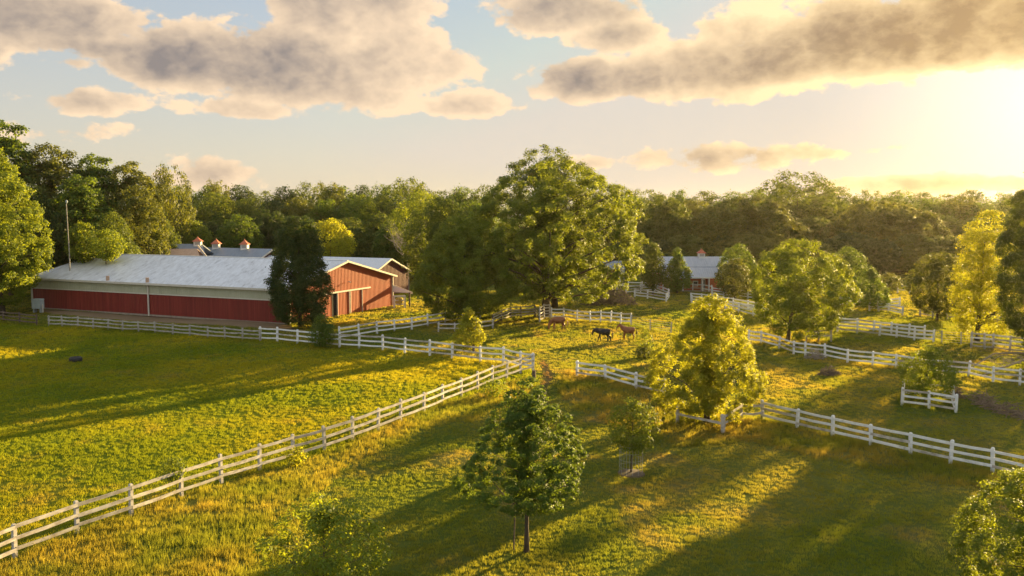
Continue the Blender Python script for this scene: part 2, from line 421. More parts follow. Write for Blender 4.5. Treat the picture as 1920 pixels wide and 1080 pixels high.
    # warm aureole round the low sun
    gd = nt.nodes.new('ShaderNodeVectorMath'); gd.operation = 'DOT_PRODUCT'
    ga, ge = math.radians(32.5), math.radians(6)
    L(nt, tc.outputs['Generated'], gd.inputs[0]); gd.inputs[1].default_value = (math.sin(ga) * math.cos(ge), math.cos(ga) * math.cos(ge), math.sin(ge))
    ang2 = math_('MULTIPLY', math_('ARCCOSINE', math_('MINIMUM', gd.outputs['Value'], 0.99999)), 57.29578)
    gl = math_('POWER', maprange(ang2, 0.0, 16.0, 1.0, 0.0, False), 2.0)
    gl = math_('MULTIPLY', gl, math_('MULTIPLY_ADD', alpha, -0.8, 1.0))
    bg3 = nt.nodes.new('ShaderNodeBackground'); bg3.inputs[0].default_value = (1.0, 0.84, 0.58, 1)
    L(nt, math_('MULTIPLY', gl, 0.21), bg3.inputs[1])
    sky_fill = math_('MULTIPLY', maprange(el, 20.0, 50.0, 0.0, 1.0), 0.07)  # added fill glow, overhead and behind the camera, to lift the shaded sides
    sky_fill = math_('ADD', sky_fill, math_('MULTIPLY', maprange(Y, 0.2, -0.6, 0.0, 1.0), math_('MULTIPLY', maprange(el, -3.0, 4.0, 0.0, 1.0), 0.075)))
    bg4 = nt.nodes.new('ShaderNodeBackground'); bg4.inputs[0].default_value = (1.0, 0.96, 0.90, 1); L(nt, sky_fill, bg4.inputs[1])
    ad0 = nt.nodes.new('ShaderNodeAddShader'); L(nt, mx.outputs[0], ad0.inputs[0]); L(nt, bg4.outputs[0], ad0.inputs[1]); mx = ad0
    ad = nt.nodes.new('ShaderNodeAddShader'); L(nt, mx.outputs[0], ad.inputs[0]); L(nt, bg3.outputs[0], ad.inputs[1])
    L(nt, ad.outputs[0], out.inputs['Surface'])
build_world()
try:
    world.cycles.sampling_method = 'MANUAL'; world.cycles.sample_map_resolution = 512
except Exception: pass

vs = scene.view_settings
scene.display_settings.display_device = 'sRGB'
vs.view_transform = 'Standard'; vs.look = 'None'; vs.gamma = 1; vs.use_curve_mapping = False
vs.exposure = 1.95
try:
    cy = scene.cycles
    cy.max_bounces = 6; cy.diffuse_bounces = 3; cy.transmission_bounces = 4; cy.glossy_bounces = 2; cy.volume_bounces = 0
    cy.transparent_max_bounces = 6; cy.use_denoising = True; cy.sample_clamp_indirect = 6
    cy.caustics_reflective = False; cy.caustics_refractive = False
except Exception: pass

# ------------------------------------------------------------------ ground colour map (real colours of the turf)
PADDOCK = [(-900, 1400), (28, 1046), (340, 931), (609, 846), (829, 758), (1000, 704), (1000, 693), (806, 664), (595, 650), (488, 638), (230, 620), (0, 604), (-500, 580), (-1500, 700)]
DRY = [(-700, 1400), (28, 1050), (340, 936), (609, 850), (829, 762), (1000, 708), (1010, 735), (900, 790), (800, 810), (640, 880), (560, 960), (520, 1080), (600, 1400)]
DRY2 = [(1040, 700), (1085, 702), (1240, 738), (1300, 770), (1380, 790), (1440, 790), (1640, 838), (1920, 900), (1920, 930), (1700, 900), (1560, 870), (1400, 830), (1250, 840), (1150, 800), (1060, 760)]
FIELD = [(1430, 655), (1700, 690), (1690, 740), (1640, 830), (1430, 780), (1400, 700)]
APRON = [(62, 580), (540, 606), (560, 622), (470, 616), (100, 590)]
TRAIL = [(1016, 672), (1030, 690), (1035, 708), (1026, 735), (1008, 752), (996, 748), (1012, 722), (1018, 700), (1008, 684)]

def turf(x, y):
    px, py = project(x, y, np.zeros_like(x))
    jx = (fbm(x * 0.5, y * 0.5, 11) - .5) * 30 * 40 / np.maximum(y, 20); jy = jx * 0.4
    n1 = fbm(x * 0.14, y * 0.14, 1); n2 = fbm(x * 0.7, y * 0.7, 21); n3 = fbm(x * 0.35 + 9, y * 0.35, 31)
    def mixa(a, b, t):
        t = np.clip(t, 0, 1)[:, None]; return np.array(a)[None, :] * (1 - t) + np.array(b)[None, :] * t if np.ndim(a) == 1 else a * (1 - t) + np.array(b) * t
    lawn = mixa((0.078, 0.106, 0.018), (0.135, 0.138, 0.030), (n1 - .3) * 2.2)
    lawn = mixa(lawn, np.array((0.165, 0.14, 0.05))[None, :] + 0 * lawn, (n3 - .60) * 3.5)
    c = lawn
    pad = mixa((0.090, 0.122, 0.012), (0.15, 0.155, 0.015), (n1 - .35) * 2.6)
    pad = mixa(pad, np.array((0.15, 0.135, 0.03))[None, :] + 0 * pad, (n3 - .62) * 3)
    m = inpoly(px + jx * .15, py + jy * .1, PADDOCK); c = np.where(m[:, None], pad, c)
    dry = mixa((0.082, 0.105, 0.018), (0.150, 0.138, 0.032), (n3 - .32) * 2.2)
    m = inpoly(px + jx, py + jy, DRY); c = np.where(m[:, None], dry, c)
    dry2 = mixa((0.08, 0.10, 0.018), (0.155, 0.132, 0.036), (n3 - .34) * 2.6)
    m = inpoly(px + jx, py + jy, DRY2); c = np.where(m[:, None], dry2, c)
    fld = mixa((0.095, 0.115, 0.02), (0.165, 0.15, 0.034), (n3 - .3) * 2.5)
    m = inpoly(px + jx, py + jy, FIELD); c = np.where(m[:, None], fld, c)
    m = inpoly(px + jx * .3, py + jy * .2, APRON); c = np.where(m[:, None], np.array((0.26, 0.19, 0.12))[None, :], c)
    m = inpoly(px + jx * .3, py + jy * .3, TRAIL); c = np.where(m[:, None], np.array((0.10, 0.075, 0.04))[None, :], c)
    c = c * (0.84 + 0.32 * n2)[:, None]
    return c

def axis(lo, hi, fine_lo, fine_hi, step):
    a = list(np.arange(fine_lo, fine_hi + .01, step)); s = step; p = fine_hi
    while p < hi: s *= 1.18; p += s; a.append(min(p, hi))
    s = step; p = fine_lo
    while p > lo: s *= 1.18; p -= s; a.insert(0, max(p, lo))
    return np.array(a)

def build_ground():
    xs = axis(-900, 900, -75, 75, 0.75); ys = axis(-120, 1200, 22, 130, 0.75)
    gx, gy = np.meshgrid(xs, ys); sh = gx.shape
    x = gx.ravel(); y = gy.ravel(); z = gz(x, y) + (fbm(x * .8, y * .8, 41, 3) - .5) * 0.10
    me = bpy.data.meshes.new('meadow_ground')
    nv = x.size; nx = len(xs); ny = len(ys)
    i = np.arange(nv).reshape(sh)
    q = np.stack([i[:-1, :-1], i[:-1, 1:], i[1:, 1:], i[1:, :-1]], -1).reshape(-1, 4)
    me.vertices.add(nv); me.vertices.foreach_set('co', np.stack([x, y, z], 1).ravel())
    me.loops.add(q.size); me.loops.foreach_set('vertex_index', q.ravel())
    me.polygons.add(len(q)); me.polygons.foreach_set('loop_start', np.arange(0, q.size, 4)); 
    me.polygons.foreach_set('use_smooth', np.ones(len(q), bool))
    me.update(calc_edges=True)
    col = turf(x, y) * 0.75
    ca = me.color_attributes.new('Col', 'FLOAT_COLOR', 'POINT')
    ca.data.foreach_set('color', np.concatenate([col, np.ones((nv, 1))], 1).astype(np.float32).ravel())
    o = link('ground', me, M['ground']); tag(o, 'rolling green and golden pasture ground under the whole farm', 'ground', kind='structure')
build_ground()

def mesh_from_tris(name, co, nper, colors=None):
    """co: (n*nper,3) faces of nper verts each"""
    me = bpy.data.meshes.new(name); nv = len(co)
    me.vertices.add(nv); me.vertices.foreach_set('co', co.astype(np.float32).ravel())
    me.loops.add(nv); me.loops.foreach_set('vertex_index', np.arange(nv, dtype=np.int32))
    me.polygons.add(nv // nper); me.polygons.foreach_set('loop_start', np.arange(0, nv, nper, dtype=np.int32))
    me.update(calc_edges=True)
    if colors is not None:
        ca = me.color_attributes.new('Col', 'FLOAT_COLOR', 'POINT')
        ca.data.foreach_set('color', np.concatenate([colors, np.ones((nv, 1))], 1).astype(np.float32).ravel())
    return me

def blades(rs, x, y, h, w, lean, col, nb, spread):
    n = len(x)
    X = np.repeat(x, nb); Y = np.repeat(y, nb); H = np.repeat(h, nb) * rs.uniform(.55, 1.25, n * nb); W = np.repeat(w, nb)
    S = np.repeat(spread, nb)
    X = X + rs.normal(0, 1, n * nb) * S; Y = Y + rs.normal(0, 1, n * nb) * S
    Zb = gz(X, Y) - 0.05
    a = rs.uniform(0, 2 * PI, n * nb); la = rs.uniform(0, 2 * PI, n * nb); ln = rs.uniform(0, lean, n * nb) * H
    dx = np.cos(a) * W; dy = np.sin(a) * W
    tx = X + np.cos(la) * ln; ty = Y + np.sin(la) * ln; tz = Zb + 0.05 + H
    co = np.stack([np.stack([X - dx, Y - dy, Zb], 1), np.stack([X + dx, Y + dy, Zb], 1), np.stack([tx, ty, tz], 1)], 1).reshape(-1, 3)
    c = np.repeat(np.repeat(col, nb, 0) * rs.uniform(.84, 1.17, (n * nb, 1)), 3, 0)
    return co, c

NOGRASS = []
def build_grass():
    rs = np.random.RandomState(5)
    xs = []; ys = []
    for (r0, r1, dens) in ((24, 40, 30), (40, 58, 20), (58, 80, 11), (80, 110, 5.5), (110, 150, 2.2), (150, 190, 0.9)):
        area = (r1 * r1 - r0 * r0) * 0.72; n = int(area * dens)
        yy = np.sqrt(rs.uniform(r0 * r0, r1 * r1, n)); xx = rs.uniform(-.72, .72, n) * yy
        xs.append(xx); ys.append(yy)
    x = np.concatenate(xs); y = np.concatenate(ys)
    px, py = project(x, y, np.zeros_like(x))
    keep = np.ones(len(x), bool)
    for pts in NOGRASS: keep &= ~inpoly(x, y, pts)
    jx = (fbm(x * 0.5, y * 0.5, 11) - .5) * 30 * 40 / np.maximum(y, 20); jy = jx * .4
    keep &= ~inpoly(px + jx * .3, py + jy * .2, APRON); keep &= ~(inpoly(px + jx * .3, py + jy * .3, TRAIL) & (rs.uniform(0, 1, len(x)) > .25))
    x, y, px, py, jx, jy = (q[keep] for q in (x, y, px, py, jx, jy))
    col = turf(x, y) * 1.05
    pad = inpoly(px, py, PADDOCK); dry = (inpoly(px + jx, py + jy, DRY) | inpoly(px + jx, py + jy, DRY2)) & ~pad
    h = 0.085 + 0.06 * fbm(x * .9, y * .9, 51); far = np.maximum(1, y / 55)
    h = h * np.minimum(far, 1.8)
    w = 0.012 * far; sp = 0.07 * far ** 1.2
    rest = ~pad & ~dry
    for name, mk, hk, lean, nb, lab in (('paddock_grass', pad, 1.0, .9, 17, 'short lush green grass of the fenced left paddock'),
                                   ('lawn_grass', rest, 0.8, 1.0, 17, 'short olive and golden grass of the open meadow'),
                                   ('tall_dry_grass', dry, 2.0, .6, 15, 'tall dry golden grass along the fences')):
        hh = h[mk] * hk
        if name == 'tall_dry_grass': hh = hh * (0.45 + 1.1 * fbm(x[mk] * .45, y[mk] * .45, 61))
        co, c = blades(rs, x[mk], y[mk], hh, w[mk], lean, col[mk], nb, sp[mk])
        o = link(name, mesh_from_tris(name, co, 3, c), M['grass']); tag(o, lab, 'grass', kind='stuff')

def build_fence_grass():
    rs = np.random.RandomState(77); xs = []; ys = []
    for P in FENCE_LINES:
        for a, b in zip(P[:-1], P[1:]):
            if min(a.y, b.y) > 130: continue
            n = int((b - a).length * 16 * min(1, 60 / a.y)); t = rs.uniform(0, 1, n)
            xs.append(a.x + (b.x - a.x) * t + rs.normal(0, .16, n)); ys.append(a.y + (b.y - a.y) * t + rs.normal(0, .16, n))
    x = np.concatenate(xs); y = np.concatenate(ys); far = np.maximum(1, y / 55)
    k = vnoise(x * .6, y * .6, 91) + rs.uniform(-.25, .25, len(x)) > .42; x, y, far = x[k], y[k], far[k]
    h = (.16 + .34 * fbm(x * .8, y * .8, 71)) ; col = turf(x, y) * np.array([.95, 1.0, 1.0])
    co, c = blades(rs, x, y, h, .011 * far, .6, col, 12, .09 * far)
    o = link('fence_line_grass', mesh_from_tris('fence_line_grass', co, 3, c), M['grass']); tag(o, 'unmown taller grass growing along the foot of the fences', 'grass', kind='stuff')

# ------------------------------------------------------------------ trees
def crown_profile(shape, t):
    if shape == 'round': return np.sin(PI * np.clip(t * .94 + .05, 0, 1)) ** 0.62
    if shape == 'oval': return np.sin(PI * np.clip(t, .02, .985) ** 0.85) ** 0.75
    if shape == 'cone': return np.where(t < .18, (np.maximum(t, .01) / .18) ** .5, np.maximum(1 - (t - .18) / .84, 0) ** 0.85)
    if shape == 'pyramid': return np.where(t < .26, (np.maximum(t, .01) / .26) ** .6, np.maximum(1 - ((t - .26) / .77) ** 1.25, 0) ** 0.8)
    if shape == 'egg': return np.where(t < .3, (np.maximum(t, .02) / .3) ** .5, np.maximum(1 - ((t - .3) / .74) ** 1.7, 0.0) ** 0.75)
    if shape == 'column': return np.where(t < .35, .62 + .38 * np.sqrt(t / .35), np.where(t < .8, 1 - .25 * (t - .35) / .45, .75 * np.sqrt(np.maximum(1 - (t - .8) / .21, 0))))
    if shape == 'umbrella': return np.where(t < .45, .35 + .65 * (t / .45), np.sqrt(np.maximum(1 - ((t - .45) / .57) ** 2, 0)))
    return np.ones_like(t)

def crown_points(rs, shape, R, z0, z1, nclump, squash=.75, cfrac=.24, gap=.06, depth=1.0, ragged=.13):
    """leaf clumps laid evenly over a lumpy crown outline, plus a looser filling inside"""
    H = z1 - z0
    tt = np.linspace(.01, .995, 200); pr = np.maximum(crown_profile(shape, tt), .05)
    cdf = np.cumsum(pr); cdf /= cdf[-1]
    n = nclump; u = (np.arange(n) + rs.uniform(.1, .9, n)) / n
    t = np.interp(u, cdf, tt); a = np.arange(n) * 2.39996 + rs.uniform(-.35, .35, n)
    area = 2 * PI * R * H * pr.mean(); sp = math.sqrt(area / n)
    sd = rs.randint(1, 900)
    lump = 1 + ragged * 2 * (vnoise((a % (2 * PI)) * 1.3, t * 4.2, sd) - .5) + ragged * (vnoise((a % (2 * PI)) * 3.1, t * 9, sd + 3) - .5)
    prof = crown_profile(shape, t) * R * lump
    rc = sp * .60 * rs.uniform(.65, 1.35, n) * (cfrac / .19)
    f = np.maximum(prof - rc * .55, prof * .1)
    zc = z0 + t * H + rs.normal(0, .02, n) * H
    C = np.stack([np.cos(a) * f, np.sin(a) * f * depth, np.clip(zc, z0 + rc * .2, z1 - rc * squash * .6)], 1)
    k = rs.uniform(0, 1, n) > gap
    m = max(4, n // 4); ti = rs.uniform(.12, .85, m); ai = rs.uniform(0, 6.28, m); fi = crown_profile(shape, ti) * R * rs.uniform(.0, .55, m)
    Ci = np.stack([np.cos(ai) * fi, np.sin(ai) * fi * depth, z0 + ti * H], 1)
    return np.concatenate([C[k], Ci]), np.concatenate([rc[k], np.full(m, sp * .9)])

def leaf_quads(rs, C, rc, nleaf, leaf, centre, squash=.75, up=.5, hang=0.0):
    wgt = rc ** 2; wgt = wgt / wgt.sum()
    idx = rs.choice(len(rc), nleaf, p=wgt)
    mid = C.mean(0); o = C - mid; o /= np.linalg.norm(o, axis=1)[:, None] + 1e-9
    d = rs.normal(0, 1, (nleaf, 3)) + o[idx] * .75 + np.array([0, 0, .3]); d /= np.linalg.norm(d, axis=1)[:, None] + 1e-9
    rad = rs.uniform(0, 1, nleaf) ** .35 * (1 + .16 * np.abs(rs.normal(0, 1, nleaf)) ** 1.5)
    P = C[idx] + d * (rc[idx] * rad)[:, None] * np.array([1, 1, squash])
    nrm = d * .9 + rs.normal(0, .42, (nleaf, 3)) + np.array([0, 0, up])
    nrm /= np.linalg.norm(nrm, axis=1)[:, None] + 1e-9
    r = rs.normal(0, 1, (nleaf, 3)); u = np.cross(nrm, r); u /= np.linalg.norm(u, axis=1)[:, None] + 1e-9
    v = np.cross(nrm, u); s = (leaf * rs.uniform(.65, 1.35, nleaf))[:, None]
    u = u * s * .5; v = v * s * .32
    co = np.stack([P - u, P + v - u * .1, P + u, P - v - u * .1], 1).reshape(-1, 3)
    return co

def trunk_mb(rs, H, r, C=None, limbs=10, lean=(0, 0), top=.8, n=7):
    b = MB(); k = 6; pts = []; rad = []
    for i in range(k + 1):
        t = i / k; z = t * H * top
        pts.append(Vector((lean[0] * t + rs.normal(0, .03) * r * 3 * t, lean[1] * t + rs.normal(0, .03) * r * 3 * t, z - (.15 if i == 0 else 0))))
        rad.append(r * (1.35 if i == 0 else (1 - .82 * t)))
    b.tube(pts, rad, n)
    if C is not None and len(C):
        sel = rs.choice(len(C), min(limbs, len(C)), replace=False)
        for j in sel:
            c = Vector(C[j]); zt = max(.12 * H, min(c.z - .18 * (abs(c.x) + abs(c.y)) - .08 * H, H * top * .9))
            t = zt / (H * top); f = t * k; i = min(int(f), k - 1); p0 = pts[i].lerp(pts[i + 1], f - i)
            r0 = r * (1 - .82 * t) * .5; m = p0.lerp(c, .5) + Vector((0, 0, .05 * H * rs.uniform(-.5, 1)))
            b.tube([p0, m, c], [r0, r0 * .6, r0 * .2], 5)
    return b

def tree(name, px, py, top, l, r, bottom, shape, mat, label, cat='tree', dens=1.0, leaf_px=3.4, clumps=150, cfrac=.24, trunk=None,
         bark='bark', group=None, seed=None, squash=.75, limbs=12, P=None, depth=1.0, ragged=.13, gap=.06):
    if P is None: P = at(px, py)
    k = mpp(P); rs = np.random.RandomState(seed if seed is not None else (int(px) * 31 + int(top)) % 99991)
    H = ztop(P, top) - P.z; zb = ztop(P, bottom) - P.z
    R = (r - l) / 2 * k; off = ((l + r) / 2 - px) * k
    o = empty(name, P, 0, label, cat, group)
    C, rc = crown_points(rs, shape, R, zb, H, clumps, squash, cfrac, gap, depth, ragged); C[:, 0] += off
    area = PI / 4 * (r - l) * abs(bottom - top)
    nl = int(min(150000, max(500, area / (.32 * leaf_px ** 2) * 7.0 * dens)))
    co = leaf_quads(rs, C, rc, nl, leaf_px * k, None, squash)
    link('crown', mesh_from_tris('crown', co, 4), F[mat], o)
    tr = trunk if trunk else max(.05, H * .018)
    trunk_mb(rs, H, tr, C, limbs, (off * .8, 0)).build('trunk', M[bark], o, True)
    return o

exec_order = []
# ------------------------------------------------------------------ buildings
def ribbed(mb, A, a, n, zb, zt, pitch=.32, rib=.035):
    """profiled metal wall: from A along vector a, outward normal n, heights zb(t), zt(t)"""
    Ln = a.length; k = max(2, int(Ln / pitch)); prof = []
    for i in range(k):
        for u, o in ((0, 0), (.62, 0), (.70, rib), (.92, rib)): prof.append(((i + u) / k, o))
    prof.append((1, 0))
    b = len(mb.v)
    for t, o in prof:
        p = A + a * t + n * o
        mb.v.append((p.x, p.y, zb(t))); mb.v.append((p.x, p.y, zt(t)))
    for i in range(len(prof) - 1):
        mb.f.append((b + 2 * i, b + 2 * i + 2, b + 2 * i + 3, b + 2 * i + 1))
    return mb

def flat(v): return Vector((v.x, v.y, 0))

def slab(mb, p, th):  # p: 4 points (bottom ring), thickness up
    return mb.hexa([tuple(q) for q in p] + [(q[0], q[1], q[2] + th) for q in p])

class Barn:
    def __init__(s, name, C, a1, a2, hw, hp, wall, roof, label, cat='barn', gable=None, oh=.45, trim='trim', rth=.14, pitch=.32, ribs=True, zb=-.25):
        s.C = C; s.a1 = flat(a1); s.a2 = flat(a2); s.hw = hw; s.hp = hp
        s.o = empty(name, C, 0, label, cat)
        s.n1 = -s.a2.normalized(); s.n2 = -s.a1.normalized()   # outward of the long front / of the gable end
        O = Vector((0, 0, 0)); a1, a2 = s.a1, s.a2
        peak = lambda t: hw + (hp - hw) * (1 - abs(2 * t - 1))
        s.peak = peak
        w = MB()
        ribbed(w, O + a2, a1, a2.normalized(), lambda t: zb, lambda t: hw, pitch)
        def gab(A, n):
            m = MB(); ribbed(m, A, a2 * .5, n, lambda t: zb, lambda t: peak(t * .5), pitch); ribbed(m, A + a2 * .5, a2 * .5, n, lambda t: zb, lambda t: peak(.5 + t * .5), pitch); return m
        s.wall_mb = w
        g2 = gab(a1, a1.normalized()); 
        for m2 in (g2,):
            b = len(w.v); w.v += m2.v; w.f += [tuple(i + b for i in f) for f in m2.f]
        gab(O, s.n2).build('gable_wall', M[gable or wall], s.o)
        s.front(w, wall, zb, pitch)
        # roof: two slopes with overhang
        u1 = a1.normalized() * oh; rise = (hp - hw) / (a2.length / 2); v = a2.normalized()
        r = MB()
        e0 = -v * oh; drop = rise * oh
        lift = Vector((0, 0, .05))
        pk = a2 * .5 + Vector((0, 0, hp)) + lift
        f0 = e0 + Vector((0, 0, hw - drop)) + lift; f1 = a2 + v * oh + Vector((0, 0, hw - drop)) + lift
        slab(r, [f0 - u1, pk - u1, pk + a1 + u1, f0 + a1 + u1][::-1], rth)
        r.build('roof', M[roof], s.o)
        r = MB(); slab(r, [pk - u1, f1 - u1, f1 + a1 + u1, pk + a1 + u1][::-1], rth)
        rb = r.build('roof', M[roof], s.o)
        # rake boards and fascia
        t = MB(); out = s.n2 * .05
        for a, b_ in ((f0, pk), (pk, f1)):
            t.bar(a - u1 + out + Vector((0, 0, .02)), b_ - u1 + out + Vector((0, 0, .02)), .07, .24)
        t.build('rake_trim', M[trim], s.o)
        t = MB(); t.bar(f0 - u1 - v * .04, f0 + a1 + u1 - v * .04, .06, .26); t.build('fascia', M[trim], s.o)
        s.f0 = f0; s.pk = pk; s.u1 = u1; s.f1 = f1
    def front(s, w, wall, zb, pitch):
        ribbed(w, Vector((0, 0, 0)), s.a1, s.n1, lambda t: zb, lambda t: s.hw, pitch)
        w.build('wall', M[wall], s.o)

class BigBarn(Barn):
    def front(s, w, wall, zb, pitch):
        ribbed(w, Vector((0, 0, 0)), s.a1, s.n1, lambda t: zb, lambda t: s.hw * .655, pitch)
        w.build('wall', M[wall], s.o)
        c = MB(); ribbed(c, s.n1 * .015, s.a1, s.n1, lambda t: s.hw * .69, lambda t: s.hw, pitch)
        c.build('upper_wall_band', M['cream'], s.o)
        t = MB(); z = s.hw * .672
        t.bar(s.n1 * .05 + Vector((0, 0, z)), s.a1 + s.n1 * .05 + Vector((0, 0, z)), .08, .14); t.build('wall_trim', M['trim'], s.o)

def cupola(parent, p, w, h, cap='copper', body='white_wall', ang=0.0):
    """louvred box with pyramid cap, base at p (local)"""
    m = MB(); m.lathe([(w * .71, -.6), (w * .71, h * .55)], 4, p, True); o = m.build('cupola', M[body], parent)
    m = MB(); m.lathe([(w * .98, h * .55), (w * .98, h * .60), (w * .5, h * .85), (w * .06, h * 1.15), (.03, h * 1.3)], 4, p, True); m.build('cupola_cap', M[cap], o)
    m = MB()
    for k in range(3):
        z = h * (.12 + .13 * k); q = w * .5 + .015
        m.box(p.x - w * .34, p.x + w * .34, p.y - q, p.y - q + .02, p.z + z, p.z + z + h * .06)
    m.build('louvre', M['dark'], o)
    return o

def quad_poly(P, *vs): return [(P.x + v.x, P.y + v.y) for v in vs]

def build_barns():
    C = at(543, 608); Lp = at(62, 578); Rp = at(736, 573)
    a1 = flat(Lp - C); a2 = flat(Rp - C)
    hw = ztop(C, 543) - C.z; hp = ztop(C + a2 * .5, 491) - C.z
    B = BigBarn('red_barn', C, a1, a2, hw, hp, 'barn_red', 'roof', 'long red barn with cream upper wall band and weathered white roof', gable='sunlit_red', oh=.5)
    NOGRASS.append(quad_poly(C, Vector((0, 0, 0)), a1, a1 + a2, a2))
    o = B.o; n2 = B.n2; g = a2
    # corner trim
    for q, nm in ((Vector((0, 0, 0)), 0), (a2, 1)):
        m = MB(); m.box(q.x - .14, q.x + .14, q.y - .14, q.y + .14, -.2, hw - .02)
        m.build('corner_trim', M['trim'], o)
    m = MB(); q = a1; m.box(q.x - .12, q.x + .12, q.y - .12, q.y + .12, -.2, hw - .02); m.build('corner_trim', M['trim'], o)
    # sliding door on the gable end
    Z = lambda z: Vector((0, 0, z))
    tp = lambda px: wall_t(C, C + a2, px)
    d0, d1, d2, d3 = tp(622), tp(631), tp(653), tp(677)
    zt = hw * .70
    off = n2 * .10
    m = MB(); m.bar(g * tp(604) + off * 1.9 + Z(zt + .12), g * tp(693) + off * 1.9 + Z(zt + .12), .12, .2); m.build('door_track', M['trim'], o)
    m = MB(); m.hexa([g * d0 + off * .45 + Z(-.1), g * d1 + off * .45 + Z(-.1), g * d1 + off * .7 + Z(-.1), g * d0 + off * .7 + Z(-.1), g * d0 + off * .45 + Z(zt), g * d1 + off * .45 + Z(zt), g * d1 + off * .7 + Z(zt), g * d0 + off * .7 + Z(zt)])
    m.build('door_opening', M['dark'], o)
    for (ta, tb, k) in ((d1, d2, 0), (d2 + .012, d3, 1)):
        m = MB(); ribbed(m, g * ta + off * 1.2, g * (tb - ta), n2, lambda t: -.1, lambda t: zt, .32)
        d = m.build('sliding_door', M['sunlit_red'], o)
        for tt in (ta, tb):
            f = MB()
            f.bar(g * tt + off * 1.7 + Z(-.1), g * tt + off * 1.7 + Z(zt), .07, .22, up=n2)
            f.build('door_jamb', M['trim'], d)
    # lamp over the door
    p = g * tp(651) + n2 * .1 + Z(hw * 1.0)
    m = MB(); m.tube([p, p + n2 * .35 + Z(.1), p + n2 * .5 - Z(.05)], [.04, .035, .12], 8); m.build('wall_lamp', M['box_grey'], o)
    # gutter brackets + downpipes on the long side
    n1 = B.n1
    wl = lambda px: wall_t(C, C + a1, px)
    for px in (281,):
        q = a1 * wl(px) + n1 * .16
        m = MB(); m.tube([q + Z(-.05), q + Z(hw - .35), q + n1 * .35 + Z(hw - .1)], [.11, .11, .11], 6); m.build('downpipe', M['trim'], o)
    for px in (207, 281):
        q = a1 * wl(px) + n1 * .2
        m = MB(); m.box(q.x - .18, q.x + .18, q.y - .12, q.y + .12, hw - .12, hw + .75); m.build('roof_bracket', M['tan'], o)
    # ridge cap
    m = MB(); m.bar(B.pk - B.u1 + Z(.15), B.pk + a1 + B.u1 + Z(.15), .4, .08); m.build('ridge_cap', M['roof_clean'], o)
    # concrete footing
    m = MB(); m.bar(n1 * .1 + Z(.02), a1 + n1 * .1 + Z(.02), .16, .22); m.build('footing', M['gravel'], o)

    # lean-to shelter at the right side
    D = C + a2
    v = a2.normalized(); zl = ztop(D, 535) - D.z
    base = at(768, 575)
    S = empty('lean_to_shelter', D + v * .3, 0, 'open lean-to shelter on dark posts beside the sunlit red gable', 'shelter')
    e = flat(base - D) - v * .3
    m = MB(); k = -B.n2 * 5.0
    z0 = hw * .66
    ex = e * 1.15
    m.hexa([(0, 0, z0), tuple(ex + Z(z0 - .9)), tuple(ex + k + Z(z0 - .9)), tuple(k + Z(z0)), (0, 0, z0 + .14), tuple(ex + Z(z0 - .76)), tuple(ex + k + Z(z0 - .76)), tuple(k + Z(z0 + .14))])
    m.build('roof', M['roof_clean'], S)
    m = MB(); m.bar(B.n2 * .08 + Z(z0 - .02), ex + B.n2 * .08 + Z(z0 - .92), .08, .3); m.build('fascia', M['trim'], S)
    for f_ in (0, 1):
        q = e + k * f_ * .9
        m = MB(); m.box(q.x - .11, q.x + .11, q.y - .11, q.y + .11, -.2, z0 - .85); m.build('post', M['brown_wood'], S)
    # hay feeder under it
    P = at(749, 577)
    o2 = empty('hay_feeder', P, .3, 'white framed hay feeder full of yellow hay under the lean-to', 'feeder')
    m = MB()
    for sx in (-.75, .75):
        for sy in (-.4, .4): m.box(sx - .07, sx + .07, sy - .07, sy + .07, 0, 1.75)
    for z in (.55, 1.1, 1.65):
        m.bar((-.75, -.45, z), (.75, -.45, z), .05, .13); m.bar((-.75, .45, z), (.75, .45, z), .05, .13)
        m.bar((-.75, -.4, z), (-.75, .4, z), .05, .13); m.bar((.75, -.4, z), (.75, .4, z), .05, .13)
    m.build('frame', M['white_paint'], o2)
    m = MB(); m.lathe([(.3, .35), (.5, .45), (.56, .9), (.5, 1.35), (.2, 1.5)], 9); m.build('hay', M['hay'], o2)

    # second barn behind with pale roof
    D1 = a1.normalized(); G1 = a2.normalized()
    pkP = at_depth(731, 142); zp = ztop(pkP, 485)
    w2 = 11.5; C2 = pkP - G1 * w2 / 2; C2.z = float(gz(C2.x, C2.y))
    Barn('red_barn', C2, D1 * 34, G1 * w2, zp - 2.2, zp, 'dark_red', 'roof_clean', 'dark red barn with pale metal roof just behind the long red barn', oh=.4, pitch=.4)
    # blue roofed stable with cupolas
    pkP = at_depth(510, 152); zp = ztop(pkP, 469)
    w3 = 12; C3 = pkP - G1 * w3 / 2
    Ba = Barn('stable', C3, D1 * 21, G1 * w3, zp - 2.6, zp, 'dark_red', 'roof_blue', 'stable with dark blue grey roof and two rust capped cupolas', cat='stable', oh=.4, pitch=.4)
    for px in (461, 408):
        t = wall_t(pkP, pkP + D1 * 21, px)
        cupola(Ba.o, G1 * w3 / 2 + D1 * 21 * t + Vector((0, 0, zp + .1)), 1.15, 1.35)
    # tan roofed house with cross gables
    P0 = at_depth(322, 146); k = mpp(P0)
    H = empty('tan_roofed_house', P0, .12, 'house with tan gabled roofs and grey ridge behind the white barn roof', 'house')
    zr = ztop(P0, 461); ze = ztop(P0, 484)
    X = lambda px: (px - 322) * k
    m = MB(); m.box(X(283), X(384), 1.0, 8.0, -.2, ze - .15); m.build('wall', M['white_wall'], H)
    m = MB(); m.hexa([(X(281), .6, ze - .3), (X(386), .6, ze - .3), (X(368), 4.5, zr - .12), (X(288), 4.5, zr - .12), (X(281), .6, ze - .1), (X(386), .6, ze - .1), (X(368), 4.5, zr), (X(288), 4.5, zr)])
